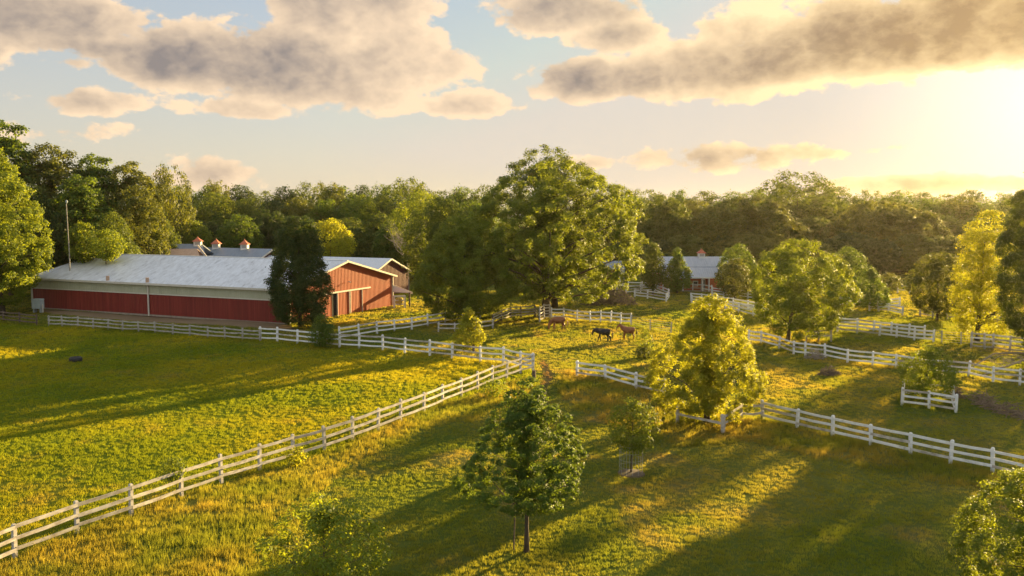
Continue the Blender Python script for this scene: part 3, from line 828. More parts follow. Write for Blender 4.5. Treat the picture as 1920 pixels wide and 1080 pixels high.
    m.hexa([(X(288), 4.51, zr - .12), (X(368), 4.51, zr - .12), (X(386), 8.4, ze - .3), (X(281), 8.4, ze - .3), (X(288), 4.51, zr), (X(368), 4.51, zr), (X(386), 8.4, ze - .1), (X(281), 8.4, ze - .1)])
    m.build('roof', M['roof_blue'], H)
    for (xa, xb, yy) in ((275, 304, 1.2), (315, 378, -.2)):
        x0, x1 = X(xa), X(xb); zt_ = ztop(P0, 468); zb_ = ztop(P0, 486)
        m = MB()
        m.hexa([(x0 - .5, yy - 2.0, zb_), (x1 + .3, yy - 2.0, zb_), (x1 - .6, yy, zt_ - .12), (x0 - .2, yy, zt_ - .12), (x0 - .5, yy - 2.0, zb_ + .12), (x1 + .3, yy - 2.0, zb_ + .12), (x1 - .6, yy, zt_), (x0 - .2, yy, zt_)])
        m.hexa([(x0 - .2, yy + .01, zt_ - .12), (x1 - .6, yy + .01, zt_ - .12), (x1 + .3, yy + 2.0, zb_), (x0 - .5, yy + 2.0, zb_), (x0 - .2, yy + .01, zt_), (x1 - .6, yy + .01, zt_), (x1 + .3, yy + 2.0, zb_ + .12), (x0 - .5, yy + 2.0, zb_ + .12)])
        g_ = m.build('dormer_roof', M['tan'], H)
        m = MB(); m.poly([(x0 - .1, yy - 1.75, zb_ - .8), (x0 - .1, yy + 1.75, zb_ - .8), (x0 - .1, yy + 1.75, zb_ + .1), (x0 - .1, yy, zt_ - .15), (x0 - .1, yy - 1.75, zb_ + .1)][::-1])
        m.build('dormer_wall', M['white_wall'], g_)
        m = MB(); m.bar((x0 - .55, yy - 2.05, zb_ + .06), (x0 - .25, yy, zt_ - .04), .1, .22); m.bar((x0 - .25, yy, zt_ - .04), (x0 - .55, yy + 2.05, zb_ + .06), .1, .22); m.build('dormer_trim', M['trim'], g_)
    m = MB(); m.bar((X(368), 1.3, zr - .1), (X(386), .5, ze), .12, .25); m.build('hip_trim', M['trim'], H)
    cupola(H, Vector((X(361), 4.4, zr - .25)), 1.15, 1.2)

def build_red_house():
    P = at(1318, 547); k = mpp(P); k2 = k
    X = lambda px: (px - 1318) * k
    ze = ztop(P, 521) - P.z
    Pr = P + Vector((0, 5.2, 0)); zr = ztop(Pr, 481) - P.z
    H = empty('red_house', P, 0, 'low red house with grey metal roof, white porch posts and a cupola', 'house')
    x0, x1 = X(1240), X(1400)
    m = MB(); m.box(x0 + .4, x1 - .4, 1.9, 8.5, -.2, ze + .2); m.box(X(1329), x1 - .4, .25, 1.89, -.2, ze - .05); m.build('wall', M['dark_red'], H)
    H.children[0].data.materials[0] = M['sunlit_red']
    m = MB(); m.hexa([(x0, -.35, ze), (x1, -.35, ze), (x1, 5.2, zr - .14), (x0, 5.2, zr - .14), (x0, -.35, ze + .14), (x1, -.35, ze + .14), (x1, 5.2, zr), (x0, 5.2, zr)])
    r = m.build('roof', M['roof_grey'], H)
    m = MB(); m.hexa([(x0, 5.21, zr - .14), (x1, 5.21, zr - .14), (x1, 10.6, ze), (x0, 10.6, ze), (x0, 5.21, zr), (x1, 5.21, zr), (x1, 10.6, ze + .14), (x0, 10.6, ze + .14)])
    m.build('roof', M['roof_grey'], H)
    sl_ = (zr - ze - .14) / 5.55
    m = MB(); n = 40
    for i in range(n + 1):
        xx = x0 + (x1 - x0) * i / n; m.bar((xx, -.35, ze + .165), (xx, 5.2, zr + .025), .04, .05)
    m.build('roof_seams', M['roof_grey'], H)
    m = MB(); m.bar((x0, 2.3, ze + .17 + 2.65 * sl_), (x1, 2.3, ze + .17 + 2.65 * sl_), .06, .06); m.build('roof_joint', M['roof_blue'], H)
    m = MB(); m.bar((x0, -.4, ze + .04), (x1, -.4, ze + .04), .08, .24); m.build('fascia', M['white_wall'], H)
    for px in (1244, 1280, 1317, 1329):
        m = MB(); m.box(X(px) - .09, X(px) + .09, -.15, .03, -.2, ze); m.build('porch_post', M['white_wall'], H)
    for (a, b, z0, z1, mt) in ((1303, 1313, .75, 1.7, 'white_wall'), (1318.5, 1326.5, 0, 2.0, 'white_wall')):
        m = MB(); m.box(X(a), X(b), 1.84, 1.885, z0, z1); f = m.build('window' if z0 else 'door', M[mt], H)
        m = MB(); m.box(X(a) + .12, X(b) - .12, 1.80, 1.838, z0 + .15, z1 - .15); m.build('pane', M['glass'], f)
    m = MB(); m.box(x0 + .3, X(1328), -.2, 1.85, -.2, .12); m.build('porch_floor', M['gravel'], H)
    cupola(H, Vector((X(1326), 5.2, zr - .05)), 1.05, 1.15)

    # little shed by the oak
    P = at(1161, 536); k = mpp(P)
    S = empty('garden_shed', P, 0, 'small brown shed with a white end panel behind the oak', 'shed')
    h = ztop(P, 505) - P.z; hp = ztop(P, 490) - P.z
    m = MB(); m.box(-2.6, .0, 0, 3.2, -.2, h); m.build('wall', M['dark_red'], S)
    m = MB(); m.hexa([(-.02, -.35, 0), (.9, -.35, 0), (.9, .9, 0), (-.02, .9, 0), (-.02, -.35, h), (.9, -.35, h), (.9, .9, h), (-.02, .9, h)]); m.build('end_panel', M['white_wall'], S)
    m = MB(); m.box(.25, .7, -.39, -.352, .9, 2.0); m.build('door_window', M['glass'], S)
    m = MB(); m.hexa([(-2.9, -.5, h), (1.0, -.5, h), (.7, 1.6, hp - .1), (-2.9, 1.6, hp - .1), (-2.9, -.5, h + .1), (1.0, -.5, h + .1), (.7, 1.6, hp), (-2.9, 1.6, hp)])
    m.hexa([(-2.9, 1.61, hp - .1), (.7, 1.61, hp - .1), (1.0, 3.6, h), (-2.9, 3.6, h), (-2.9, 1.61, hp), (.7, 1.61, hp), (1.0, 3.6, h + .1), (-2.9, 3.6, h + .1)])
    m.build('roof', M['roof_blue'], S)

# ------------------------------------------------------------------ fences
def post_mesh(h, w, tag_):
    m = MB(); q = w / 2
    m.box(-q, q, -q, q, -.35, h - .03); b = len(m.v)
    m.hexa([(-q, -q, h - .03), (q, -q, h - .03), (q, q, h - .03), (-q, q, h - .03), (-q * .6, -q * .6, h + .03), (q * .6, -q * .6, h + .03), (q * .6, q * .6, h + .03), (-q * .6, q * .6, h + .03)])
    return m.mesh('post')

FENCE_LINES = []
def fence(pts, label, h=1.4, rails=(.26, .58, .90), pw=.15, rh=.15, rt=.04, mat='white_paint', postmat=None, px=True, name='rail_fence',
          cat='fence', group=None, wob=.03, skip=(), seed=1, rail_mats=None, side=-1, ends=(0, 0), tube=False):
    rs = random.Random(seed)
    P = [at(*p) if px else Vector((p[0], p[1], float(gz(p[0], p[1])))) for p in pts]
    o = empty(name, P[0], 0, label, cat, group)
    FENCE_LINES.append(P)
    O = P[0]
    pm = post_mesh(h, pw, name); pmat = postmat or mat
    pm.materials.append(M[pmat])
    n = len(P)
    for i, p in enumerate(P):
        d = (P[min(i + 1, n - 1)] - P[max(i - 1, 0)])
        q = bpy.data.objects.new('post', pm); COL.objects.link(q); q.parent = o
        q.location = p - O; q.rotation_euler = (rs.uniform(-.045, .045), rs.uniform(-.045, .045), math.atan2(d.y, d.x)); q.scale = (1, 1, rs.uniform(.96, 1.04))
    for i in range(n - 1):
        a, b = P[i] - O, P[i + 1] - O; d = (b - a).normalized(); nrm = Vector((d.y, -d.x, 0)) * side
        if (P[i] + nrm).length > (P[i]).length and side == -1: nrm = -nrm   # boards nailed to the near side
        off = nrm * (pw / 2 + rt / 2 + .003)
        for j, f in enumerate(rails):
            if (i, j) in skip: continue
            za = f * h + rs.uniform(-wob, wob); zb = f * h + rs.uniform(-wob, wob)
            m = MB(); e = d * (pw * .5 - .004); jo = off * (1 + .0 * j)
            A = a + off - (e if i == 0 else d * -.002) + Vector((0, 0, za)); Bp = b + off + (e if i == n - 2 else d * -.002) + Vector((0, 0, zb))
            mid = A.lerp(Bp, .5) - Vector((0, 0, rs.uniform(0, wob)))
            if tube:
                m.tube([A, mid, Bp], [rh / 2] * 3, 5)
            else:
                # one board with a slight sag
                hh = rh * rs.uniform(.9, 1.05); r = nrm * rt / 2; u = Vector((0, 0, hh / 2))
                rows = [[q - r - u, q + r - u, q + r + u, q - r + u] for q in (A, mid, Bp)]
                bb = len(m.v)
                for row in rows: m.v += [tuple(v) for v in row]
                for s in range(2):
                    for c in range(4):
                        c2 = (c + 1) % 4; m.f.append((bb + s * 4 + c, bb + s * 4 + c2, bb + s * 4 + 4 + c2, bb + s * 4 + 4 + c))
                m.f.append((bb + 3, bb + 2, bb + 1, bb)); m.f.append((bb + 8, bb + 9, bb + 10, bb + 11))
            mt = mat
            if mat == 'white_paint' and rs.random() < .22: mt = 'worn_paint'
            if rail_mats: mt = rs.choice(rail_mats)
            m.build('rail', M[mt], o)
    return o

def lerp_posts(a, b, n):
    """evenly spaced in the world between two pixels"""
    A, B = at(*a), at(*b); r = []
    for i in range(n + 1):
        p = A.lerp(B, i / n); r.append(project(p.x, p.y, p.z))
    return r

def build_fences():
    fence([(-92, 1098), (28, 1046), (145, 1000), (246, 966), (340, 931), (415, 905), (487, 882), (550, 862), (609, 845), (661, 826), (709, 807), (751, 790), (795, 773), (830, 758), (865, 744), (896, 731), (923, 719), (950, 709), (976, 700), (999, 694)],
          'weathered three rail fence running along the front of the green paddock', h=1.42, mat='worn_paint', rail_mats=['worn_paint', 'worn_paint', 'grey_wood'], wob=.035, seed=3)
    fence([(999, 694), (976, 690), (944, 682), (901, 679), (848, 672), (806, 667), (759, 662), (718, 657), (673, 654), (637, 652), (595, 649), (558, 645), (520, 641), (488, 639)],
          'clean white three rail fence along the back of the green paddock', h=1.5, seed=4, pw=.17)
    fence([(488, 640), (455, 638), (422, 635), (390, 633), (356, 630), (324, 627), (291, 624), (260, 622), (230, 621), (203, 618), (175, 616), (146, 614), (117, 612), (92, 611)],
          'grey weathered rail fence in front of the long red barn wall', h=1.25, mat='grey_wood', wob=.05, seed=5, pw=.14)
    fence([(69, 610), (37, 606), (7, 603), (-30, 600), (-70, 596)], 'dark brown rail fence under the yellow tree at far left', h=1.35, mat='brown_wood', seed=6, wob=.04)
    fence([(637, 638), (673, 632), (707, 626), (740, 622), (772, 618), (802, 612), (835, 606), (868, 601), (900, 597)], 'white rail fence curving from the sunlit barn end to the round tree', h=1.45, seed=7)
    fence([(822, 622), (853, 623), (890, 620), (924, 616)], 'low two rail fence behind the small bright sapling', h=1.1, rails=(.4, .86), mat='worn_paint', seed=8)
    fence([(924, 612), (940, 603), (957, 597), (977, 596), (1003, 594), (1012, 603)], 'brown and white corral fence in the shade of the big oak', h=1.5, rails=(.25, .5, .72, .94), mat='worn_paint', postmat='brown_wood', rail_mats=['worn_paint', 'brown_wood', 'grey_wood'], seed=9, wob=.05)
    fence([(1012, 604), (1020, 599), (1031, 598)], 'tall white gate panel at the corner of the oak corral', h=1.9, rails=(.18, .38, .58, .78, .95), mat='worn_paint', seed=10, name='corral_gate', cat='gate')
    fence([(1034, 598), (1057, 598), (1082, 602), (1107, 604), (1126, 604), (1145, 605), (1164, 607), (1183, 608)], 'white three rail fence right behind the three horses', h=1.4, seed=11)
    fence([(1184, 610), (1219, 619), (1258, 625)], 'thin wire gate joining the horse fence to the golden tree', h=1.25, rails=(.15, .35, .55, .75, .95), mat='wire', pw=.09, rh=.035, tube=True, seed=12, name='wire_gate', cat='gate', wob=.01)
    fence([(1082, 705), (1135, 712), (1192, 729), (1245, 741)], 'white rail fence between the trail gap and the golden tree', h=1.25, seed=13, pw=.17)
    fence([(1270, 793), (1355, 812)], 'broken fence section with one low board under the golden tree', h=1.2, rails=(.52,), mat='worn_paint', postmat='worn_paint', seed=14, pw=.16)
    fence([(1357, 811), (1390, 789), (1429, 786)], 'leaning end of broken white fence at right of the golden tree', h=1.1, rails=(.5, .92), mat='worn_paint', seed=141, wob=.12)
    fence([(1430, 786), (1494, 802), (1561, 818), (1633, 835), (1707, 852), (1782, 869), (1861, 885), (1948, 905), (2035, 926)], 'long white three rail fence crossing the right foreground', h=1.27, seed=15, pw=.16)
    fence([(1404, 641), (1427, 644), (1461, 654), (1488, 664), (1510, 667), (1547, 671), (1589, 680), (1636, 685), (1680, 691), (1726, 697), (1770, 702), (1816, 706), (1862, 716), (1912, 722), (1965, 729), (2020, 737)],
          'white rail fence passing below the broad maple and behind the fenced bush', h=1.3, seed=16)
    # pens near the red house
    fence([(1174, 551), (1201, 548), (1227, 546), (1253, 557)], 'white rail pen fence, farther one left of the red house', h=1.35, seed=17, pw=.18, rh=.18)
    fence([(1190, 557), (1214, 560), (1249, 566), (1254, 558)], 'white rail pen fence, nearer one beside the brush pile', h=1.35, seed=18, pw=.18, rh=.18)
    fence([(1178, 541), (1204, 542), (1226, 543), (1243, 545)], 'small white fence in front of the porch trees', h=1.25, seed=19, pw=.16, rh=.17, rails=(.45, .9))
    fence([(1281, 545), (1299, 545), (1318, 546), (1334, 549)], 'short white fence before the red house porch', h=1.25, seed=20, pw=.16, rh=.16, rails=(.4, .9))
    fence([(1335, 553), (1357, 556), (1379, 557), (1402, 560), (1426, 562)], 'white rail fence below the round trees right of the red house', h=1.3, seed=21, pw=.18, rh=.17)
    fence([(1296, 565), (1316, 567), (1345, 571), (1374, 576), (1402, 581), (1430, 586)], 'farther of the twin white fences behind the golden tree top', h=1.35, seed=22, pw=.17, rh=.17)
    fence([(1297, 571), (1330, 575), (1360, 580), (1385, 586), (1412, 593), (1440, 598)], 'nearer of the twin white fences behind the golden tree top', h=1.35, seed=23, pw=.17, rh=.17)
    # right of the maple
    fence([(1572, 615), (1608, 618), (1638, 622), (1671, 626), (1704, 630), (1733, 633)], 'farther white fence of the pair right of the broad maple', h=1.3, seed=24, pw=.17, rh=.17)
    fence([(1570, 622), (1607, 625), (1649, 630), (1681, 634), (1714, 638), (1750, 642)], 'nearer white fence of the pair right of the broad maple', h=1.3, seed=25, pw=.17, rh=.17)
    fence([(1752, 640), (1766, 644), (1802, 646), (1820, 647)], 'thin wire gate between white fence ends at the right', h=1.3, rails=(.15, .35, .55, .75, .95), mat='wire', pw=.1, rh=.03, tube=True, seed=26, name='wire_gate', cat='gate', wob=.01)
    fence([(1821, 652), (1846, 654), (1862, 655), (1893, 659), (1925, 662), (1960, 666)], 'four rail white and brown fence beside the tall right trees', h=1.55, rails=(.15, .42, .68, .94), seed=27, mat='worn_paint', rail_mats=['worn_paint', 'white_paint', 'grey_wood'], pw=.18)
    fence([(1512, 641), (1535, 641), (1558, 640)], 'short two rail fence just right of the maple trunk', h=1.3, rails=(.5, .9), seed=28, mat='worn_paint')
    fence([(1575, 573), (1592, 573), (1612, 574), (1630, 577), (1647, 584), (1666, 585), (1692, 591)], 'far white fence behind the small cone shaped tree', h=1.2, seed=29, pw=.18, rh=.16)
    fence([(1630, 583), (1648, 580), (1666, 577), (1686, 575)], 'far rising white fence right of the small cone shaped tree', h=1.3, seed=30, pw=.18, rh=.17)
    fence([(1725, 592), (1749, 596), (1775, 598), (1800, 600), (1830, 602), (1870, 605), (1910, 607), (1950, 610)], 'far worn fence under the round tree at right', h=1.3, seed=31, mat='worn_paint', pw=.18, rh=.15)
    fence([(1664, 548), (1683, 549), (1705, 550)], 'tiny distant white fence beside the far small bush', h=1.3, seed=32, pw=.2, rh=.17, rails=(.4, .9))
    # square pen round the bush
    fl, fm, fr, bl, br = (1691, 760), (1742, 766), (1792, 774), (1693, 742), (1786, 755)
    fence([bl, fl, fm, fr, br, (1738, 748), bl], 'square white rail pen boxed around the dark bush', h=1.25, seed=33, pw=.15, name='tree_guard_fence')

# ------------------------------------------------------------------ forest (copies of a few trees)
PROTO = {}
def proto(key, shape, mat, clumps, nl, cfrac, trunk='bark', zb=.1, leaf=.02, R=.38, seed=1, limbs=8, squash=.75, tr=.014, ragged=.16):
    rs = np.random.RandomState(seed)
    C, rc = crown_points(rs, shape, R, zb, 1.0, clumps, squash, cfrac, .08, 1.0, ragged)
    co = leaf_quads(rs, C, rc, nl, leaf * 2 * R, None, squash)
    cm = mesh_from_tris('crown', co, 4); cm.materials.append(F[mat])
    tm = trunk_mb(rs, 1.0, tr, C, limbs).mesh('trunk', True); tm.materials.append(M[trunk])
    PROTO[key] = (cm, tm, 2 * R)

def forest_tree(key, px, Y, top, width, label, group=None, name='forest_tree', rot=None, rnd=random.Random(99), mat=None):
    P = at_depth(px, Y); H = ztop(P, top) - P.z; k = mpp(P)
    o = empty(name, P, rnd.uniform(0, 6.28) if rot is None else rot, label, 'tree', group)
    s = width * k / PROTO[key][2]
    for me, nm in zip(PROTO[key][:2], ('crown', 'trunk')):
        c = bpy.data.objects.new(nm, me); COL.objects.link(c); c.parent = o
        c.scale = (s, s, H)
    return o

def build_forest():
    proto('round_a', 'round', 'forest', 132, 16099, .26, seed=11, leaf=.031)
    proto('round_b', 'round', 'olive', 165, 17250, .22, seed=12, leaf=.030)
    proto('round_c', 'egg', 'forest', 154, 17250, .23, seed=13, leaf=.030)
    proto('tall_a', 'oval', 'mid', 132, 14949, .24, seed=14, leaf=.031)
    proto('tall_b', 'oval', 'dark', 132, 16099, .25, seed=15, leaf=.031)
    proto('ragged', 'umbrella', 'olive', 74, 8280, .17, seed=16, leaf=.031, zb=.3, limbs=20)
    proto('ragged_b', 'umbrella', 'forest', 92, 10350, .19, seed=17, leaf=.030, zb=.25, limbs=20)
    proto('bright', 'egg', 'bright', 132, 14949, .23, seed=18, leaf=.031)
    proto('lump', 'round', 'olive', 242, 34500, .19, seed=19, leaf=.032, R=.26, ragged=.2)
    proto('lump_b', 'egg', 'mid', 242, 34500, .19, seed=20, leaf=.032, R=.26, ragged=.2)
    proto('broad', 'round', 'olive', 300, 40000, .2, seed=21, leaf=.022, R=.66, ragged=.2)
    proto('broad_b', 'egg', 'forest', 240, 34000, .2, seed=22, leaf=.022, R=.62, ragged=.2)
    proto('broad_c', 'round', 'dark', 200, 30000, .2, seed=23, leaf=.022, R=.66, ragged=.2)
    rnd = random.Random(4)
    g = 'trees of the wooded rise at the left'
    lst = [('lump_b', 20, 142, 228, 150, 'tallest tree of the left woods, rising at the left frame edge'),
           ('lump', -70, 138, 250, 170, 'big tree of the left woods cut by the left frame edge'),
           ('lump', 105, 146, 272, 150, 'broad sunlit tree of the left woods just right of its tallest tree'),
           ('lump_b', 185, 150, 291, 130, 'rounded tree on the left woods skyline above the light pole'),
           ('lump', 248, 152, 305, 120, 'sunlit bulging tree at the right shoulder of the left woods'),
           ('lump_b', 160, 136, 330, 130, 'large sunlit crown behind the tall light pole'),
           ('tall_b', 70, 132, 350, 110, 'dark shaded tree behind the yellow tree at far left'),
           ('lump', 265, 142, 350, 95, 'hanging sunlit crown at the right end of the left woods'),
           ('round_c', 215, 133, 400, 90, 'shaded lower tree right of the tall light pole'),
           ('ragged', 325, 158, 312, 80, 'thin ragged tree with sky showing through right of the left woods'),
           ('tall_b', 120, 131, 400, 90, 'dark lower tree left of the tall light pole'),
           ('round_c', 300, 150, 400, 80, 'dark low tree behind the tan roofed house'),
           ('round_a', -160, 140, 260, 170, 'outermost tree of the left woods')]
    for key, px, Y, top, w, lab in lst: forest_tree(key, px, Y, top, w, lab, g, rnd=rnd)
    # skyline and inner trees, each described by where it stands
    MARKS = [(315, 'the tan roofed house'), (361, 'the cupola on the tan house'), (408, 'the middle rust capped cupola'), (461, 'the right rust capped cupola'), (520, 'the end of the blue roof'),
             (563, 'the narrow dark tree'), (618, 'the bright yellow tree'), (675, 'the big barn gable'), (731, 'the second barn gable'), (765, 'the bare grey tree'), (825, 'the leafy tree beside the oak'),
             (890, 'the left edge of the oak'), (1130, 'the right shoulder of the oak'), (1161, 'the brown shed'), (1224, 'the slender house tree'), (1270, 'the bushy house tree'), (1326, 'the red house cupola'),
             (1384, 'the trees ending the red house'), (1440, 'the left side of the maple'), (1492, 'the dark domed skyline tree'), (1540, 'the right side of the maple'), (1586, 'the dull round tree'), (1630, 'the cone shaped tree'),
             (1690, 'the far small bush'), (1757, 'the glowing rimmed round tree'), (1832, 'the tall yellow tree'), (1900, 'the dark right edge tree')]
    LOOK = {'ragged': 'ragged thin', 'ragged_b': 'open topped', 'tall_a': 'fresh green', 'tall_b': 'dark oval', 'round_a': 'rounded green', 'round_b': 'rounded olive', 'round_c': 'egg shaped',
            'broad': 'broad olive', 'broad_b': 'broad green', 'broad_c': 'broad dark'}
    used = set()
    def describe(key, x, where):
        if x > 1945: return LOOK[key] + ' tree ' + where + ' past the right frame edge'
        for m, nm in sorted(MARKS, key=lambda q: abs(q[0] - x))[:4]:
            side = 'directly above' if abs(m - x) < 9 else ('left of' if x < m else 'right of')
            lab = f'{LOOK[key]} tree {where} {side} {nm}'
            if lab not in used: used.add(lab); return lab
        return lab
    def row(xs, Y, base_top, amp, w, keys, where, grp, jit=10):
        for i, x in enumerate(xs):
            key = rnd.choice(keys); top = base_top(x) + rnd.uniform(-amp, amp); x2 = x + rnd.uniform(-jit, jit)
            forest_tree(key, x2, Y + rnd.uniform(-5, 5), top, w * rnd.uniform(.85, 1.25), describe(key, x2, where), grp, rnd=rnd)
    gl = 'trees of the woods behind the barns'; gr = 'trees of the woods behind the red house'
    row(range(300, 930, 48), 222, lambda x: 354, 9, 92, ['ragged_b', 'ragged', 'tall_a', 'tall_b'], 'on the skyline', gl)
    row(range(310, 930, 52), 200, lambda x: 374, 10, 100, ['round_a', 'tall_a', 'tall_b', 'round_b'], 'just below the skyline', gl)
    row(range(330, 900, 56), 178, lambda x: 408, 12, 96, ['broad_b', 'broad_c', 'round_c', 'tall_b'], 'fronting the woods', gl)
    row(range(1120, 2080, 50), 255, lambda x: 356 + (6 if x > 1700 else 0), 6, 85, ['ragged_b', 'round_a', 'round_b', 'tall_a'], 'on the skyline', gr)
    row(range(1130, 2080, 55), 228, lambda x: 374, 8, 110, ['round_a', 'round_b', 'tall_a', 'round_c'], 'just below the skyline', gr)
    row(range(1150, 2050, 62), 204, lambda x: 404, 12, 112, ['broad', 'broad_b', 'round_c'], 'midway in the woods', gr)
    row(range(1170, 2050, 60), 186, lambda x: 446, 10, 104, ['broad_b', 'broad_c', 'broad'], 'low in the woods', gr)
    for i, (x, Y, t, w) in enumerate(((-240, 134, 300, 150), (-330, 146, 280, 170), (-430, 138, 310, 170), (-540, 150, 300, 190))):
        forest_tree(('lump', 'lump_b', 'broad_b', 'lump')[i], x, Y, t, w, 'tree of the left woods standing past the left frame edge', 'woods past the left frame edge', rnd=rnd)
    for key, px, Y, top, w, lab in [('ragged_b', 1492, 222, 326, 150, 'dark domed tree standing above the right skyline'),
                                    ('broad', 1400, 196, 372, 200, 'very broad rounded crown in the woods above the red house'),
                                    ('broad', 1650, 200, 378, 190, 'very broad rounded crown in the hazy woods near the sun'),
                                    ('broad_b', 1250, 205, 374, 130, 'rounded green crown in the woods just right of the oak'),
                                    ('ragged', 620, 214, 345, 80, 'pale ragged tree poking above the skyline over the bright yellow tree'),
                                    ('ragged_b', 765, 206, 338, 110, 'flat topped dark tree above the skyline left of the oak'),
                                    ('ragged', 410, 210, 340, 60, 'small flat topped tree poking above the skyline over the cupolas'),
                                    ('bright', 680, 196, 366, 84, 'sunlit leafy tree with a pale trunk in the middle of the woods')]:
        forest_tree(key, px, Y, top, w, lab, gl if px < 1000 else gr, rnd=rnd)

# ------------------------------------------------------------------ single trees and shrubs
def bare_limbs(m, rs, p, d, ln, r, depth):
    q = p + d * ln; mid = p.lerp(q, .5) + Vector(rs.normal(0, .06, 3)) * ln
    m.tube([p, mid, q], [r, r * .85, r * .65], 5)
    if depth == 0: return
    for _ in range(3 if depth > 1 else 4):
        nd_ = (d + Vector(rs.normal(0, .45, 3)) + Vector((0, 0, .12))).normalized()
        bare_limbs(m, rs, p.lerp(q, rs.uniform(.55, 1)), nd_, ln * rs.uniform(.55, .8), r * .55, depth - 1)

def build_trees():
    # foreground
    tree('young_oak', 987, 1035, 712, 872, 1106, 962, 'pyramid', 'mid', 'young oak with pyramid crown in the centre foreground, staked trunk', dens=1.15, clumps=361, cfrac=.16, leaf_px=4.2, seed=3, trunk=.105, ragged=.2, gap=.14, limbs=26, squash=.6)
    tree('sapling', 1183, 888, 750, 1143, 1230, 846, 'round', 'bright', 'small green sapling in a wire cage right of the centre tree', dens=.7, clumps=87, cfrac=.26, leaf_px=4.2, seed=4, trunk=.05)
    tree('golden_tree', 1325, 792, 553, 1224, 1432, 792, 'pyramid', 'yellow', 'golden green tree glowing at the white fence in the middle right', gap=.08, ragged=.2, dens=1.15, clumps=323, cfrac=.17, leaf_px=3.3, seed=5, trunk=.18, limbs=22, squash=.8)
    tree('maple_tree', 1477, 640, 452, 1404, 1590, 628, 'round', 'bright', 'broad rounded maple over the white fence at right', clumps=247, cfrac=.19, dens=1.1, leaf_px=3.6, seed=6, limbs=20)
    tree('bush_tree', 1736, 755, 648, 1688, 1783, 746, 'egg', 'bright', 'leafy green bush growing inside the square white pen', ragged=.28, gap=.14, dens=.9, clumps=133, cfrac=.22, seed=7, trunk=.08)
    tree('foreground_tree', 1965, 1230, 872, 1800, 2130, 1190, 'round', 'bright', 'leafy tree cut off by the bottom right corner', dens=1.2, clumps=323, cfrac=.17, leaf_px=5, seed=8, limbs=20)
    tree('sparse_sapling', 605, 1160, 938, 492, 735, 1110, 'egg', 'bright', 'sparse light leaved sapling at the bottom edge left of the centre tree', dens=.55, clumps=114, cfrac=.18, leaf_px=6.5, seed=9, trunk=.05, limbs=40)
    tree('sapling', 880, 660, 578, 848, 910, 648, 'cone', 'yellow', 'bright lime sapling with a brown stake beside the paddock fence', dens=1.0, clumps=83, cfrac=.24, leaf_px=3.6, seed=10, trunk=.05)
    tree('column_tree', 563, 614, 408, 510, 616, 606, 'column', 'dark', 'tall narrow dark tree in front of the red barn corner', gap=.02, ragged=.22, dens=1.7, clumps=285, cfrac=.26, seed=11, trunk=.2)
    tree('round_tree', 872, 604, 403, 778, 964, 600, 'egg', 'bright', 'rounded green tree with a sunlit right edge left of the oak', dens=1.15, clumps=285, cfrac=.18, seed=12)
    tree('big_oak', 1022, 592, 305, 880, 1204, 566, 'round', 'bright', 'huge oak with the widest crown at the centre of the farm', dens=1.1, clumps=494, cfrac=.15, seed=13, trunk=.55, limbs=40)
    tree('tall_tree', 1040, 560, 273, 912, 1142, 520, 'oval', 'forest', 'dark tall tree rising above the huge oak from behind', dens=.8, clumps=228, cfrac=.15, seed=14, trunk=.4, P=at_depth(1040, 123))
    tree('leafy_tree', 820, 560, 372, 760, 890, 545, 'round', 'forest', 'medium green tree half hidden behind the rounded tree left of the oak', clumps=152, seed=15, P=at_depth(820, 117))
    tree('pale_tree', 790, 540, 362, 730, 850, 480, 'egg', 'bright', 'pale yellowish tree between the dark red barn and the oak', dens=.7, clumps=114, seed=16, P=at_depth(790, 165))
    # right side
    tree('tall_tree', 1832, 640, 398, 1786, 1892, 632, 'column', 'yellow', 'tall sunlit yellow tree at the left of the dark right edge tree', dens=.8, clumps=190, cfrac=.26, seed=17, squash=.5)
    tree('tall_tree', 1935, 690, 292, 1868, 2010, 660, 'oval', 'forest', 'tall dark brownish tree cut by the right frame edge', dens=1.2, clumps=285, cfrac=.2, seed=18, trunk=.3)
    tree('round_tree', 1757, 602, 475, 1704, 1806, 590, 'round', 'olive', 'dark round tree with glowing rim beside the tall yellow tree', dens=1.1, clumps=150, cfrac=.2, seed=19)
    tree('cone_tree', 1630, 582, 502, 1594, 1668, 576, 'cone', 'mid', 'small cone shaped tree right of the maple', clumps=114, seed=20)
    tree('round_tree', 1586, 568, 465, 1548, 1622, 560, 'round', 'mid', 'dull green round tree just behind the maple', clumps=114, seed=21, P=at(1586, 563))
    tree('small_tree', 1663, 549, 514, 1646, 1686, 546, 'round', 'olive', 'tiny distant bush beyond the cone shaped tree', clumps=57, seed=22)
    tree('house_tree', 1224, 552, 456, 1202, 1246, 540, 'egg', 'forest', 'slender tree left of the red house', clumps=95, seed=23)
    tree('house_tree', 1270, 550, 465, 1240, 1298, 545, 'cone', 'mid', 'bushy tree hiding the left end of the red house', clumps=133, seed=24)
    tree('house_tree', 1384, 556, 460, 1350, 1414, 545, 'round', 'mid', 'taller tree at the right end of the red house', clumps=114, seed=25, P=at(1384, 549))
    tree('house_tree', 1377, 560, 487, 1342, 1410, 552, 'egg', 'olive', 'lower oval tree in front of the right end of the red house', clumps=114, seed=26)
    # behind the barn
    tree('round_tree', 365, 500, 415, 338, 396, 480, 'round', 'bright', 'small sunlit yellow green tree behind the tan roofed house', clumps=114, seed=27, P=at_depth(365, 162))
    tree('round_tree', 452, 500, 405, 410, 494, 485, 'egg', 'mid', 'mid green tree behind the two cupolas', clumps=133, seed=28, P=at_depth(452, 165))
    tree('round_tree', 616, 500, 411, 582, 660, 500, 'round', 'yellow', 'bright yellow sunlit tree behind the dark narrow tree', clumps=114, seed=29, P=at_depth(618, 160))
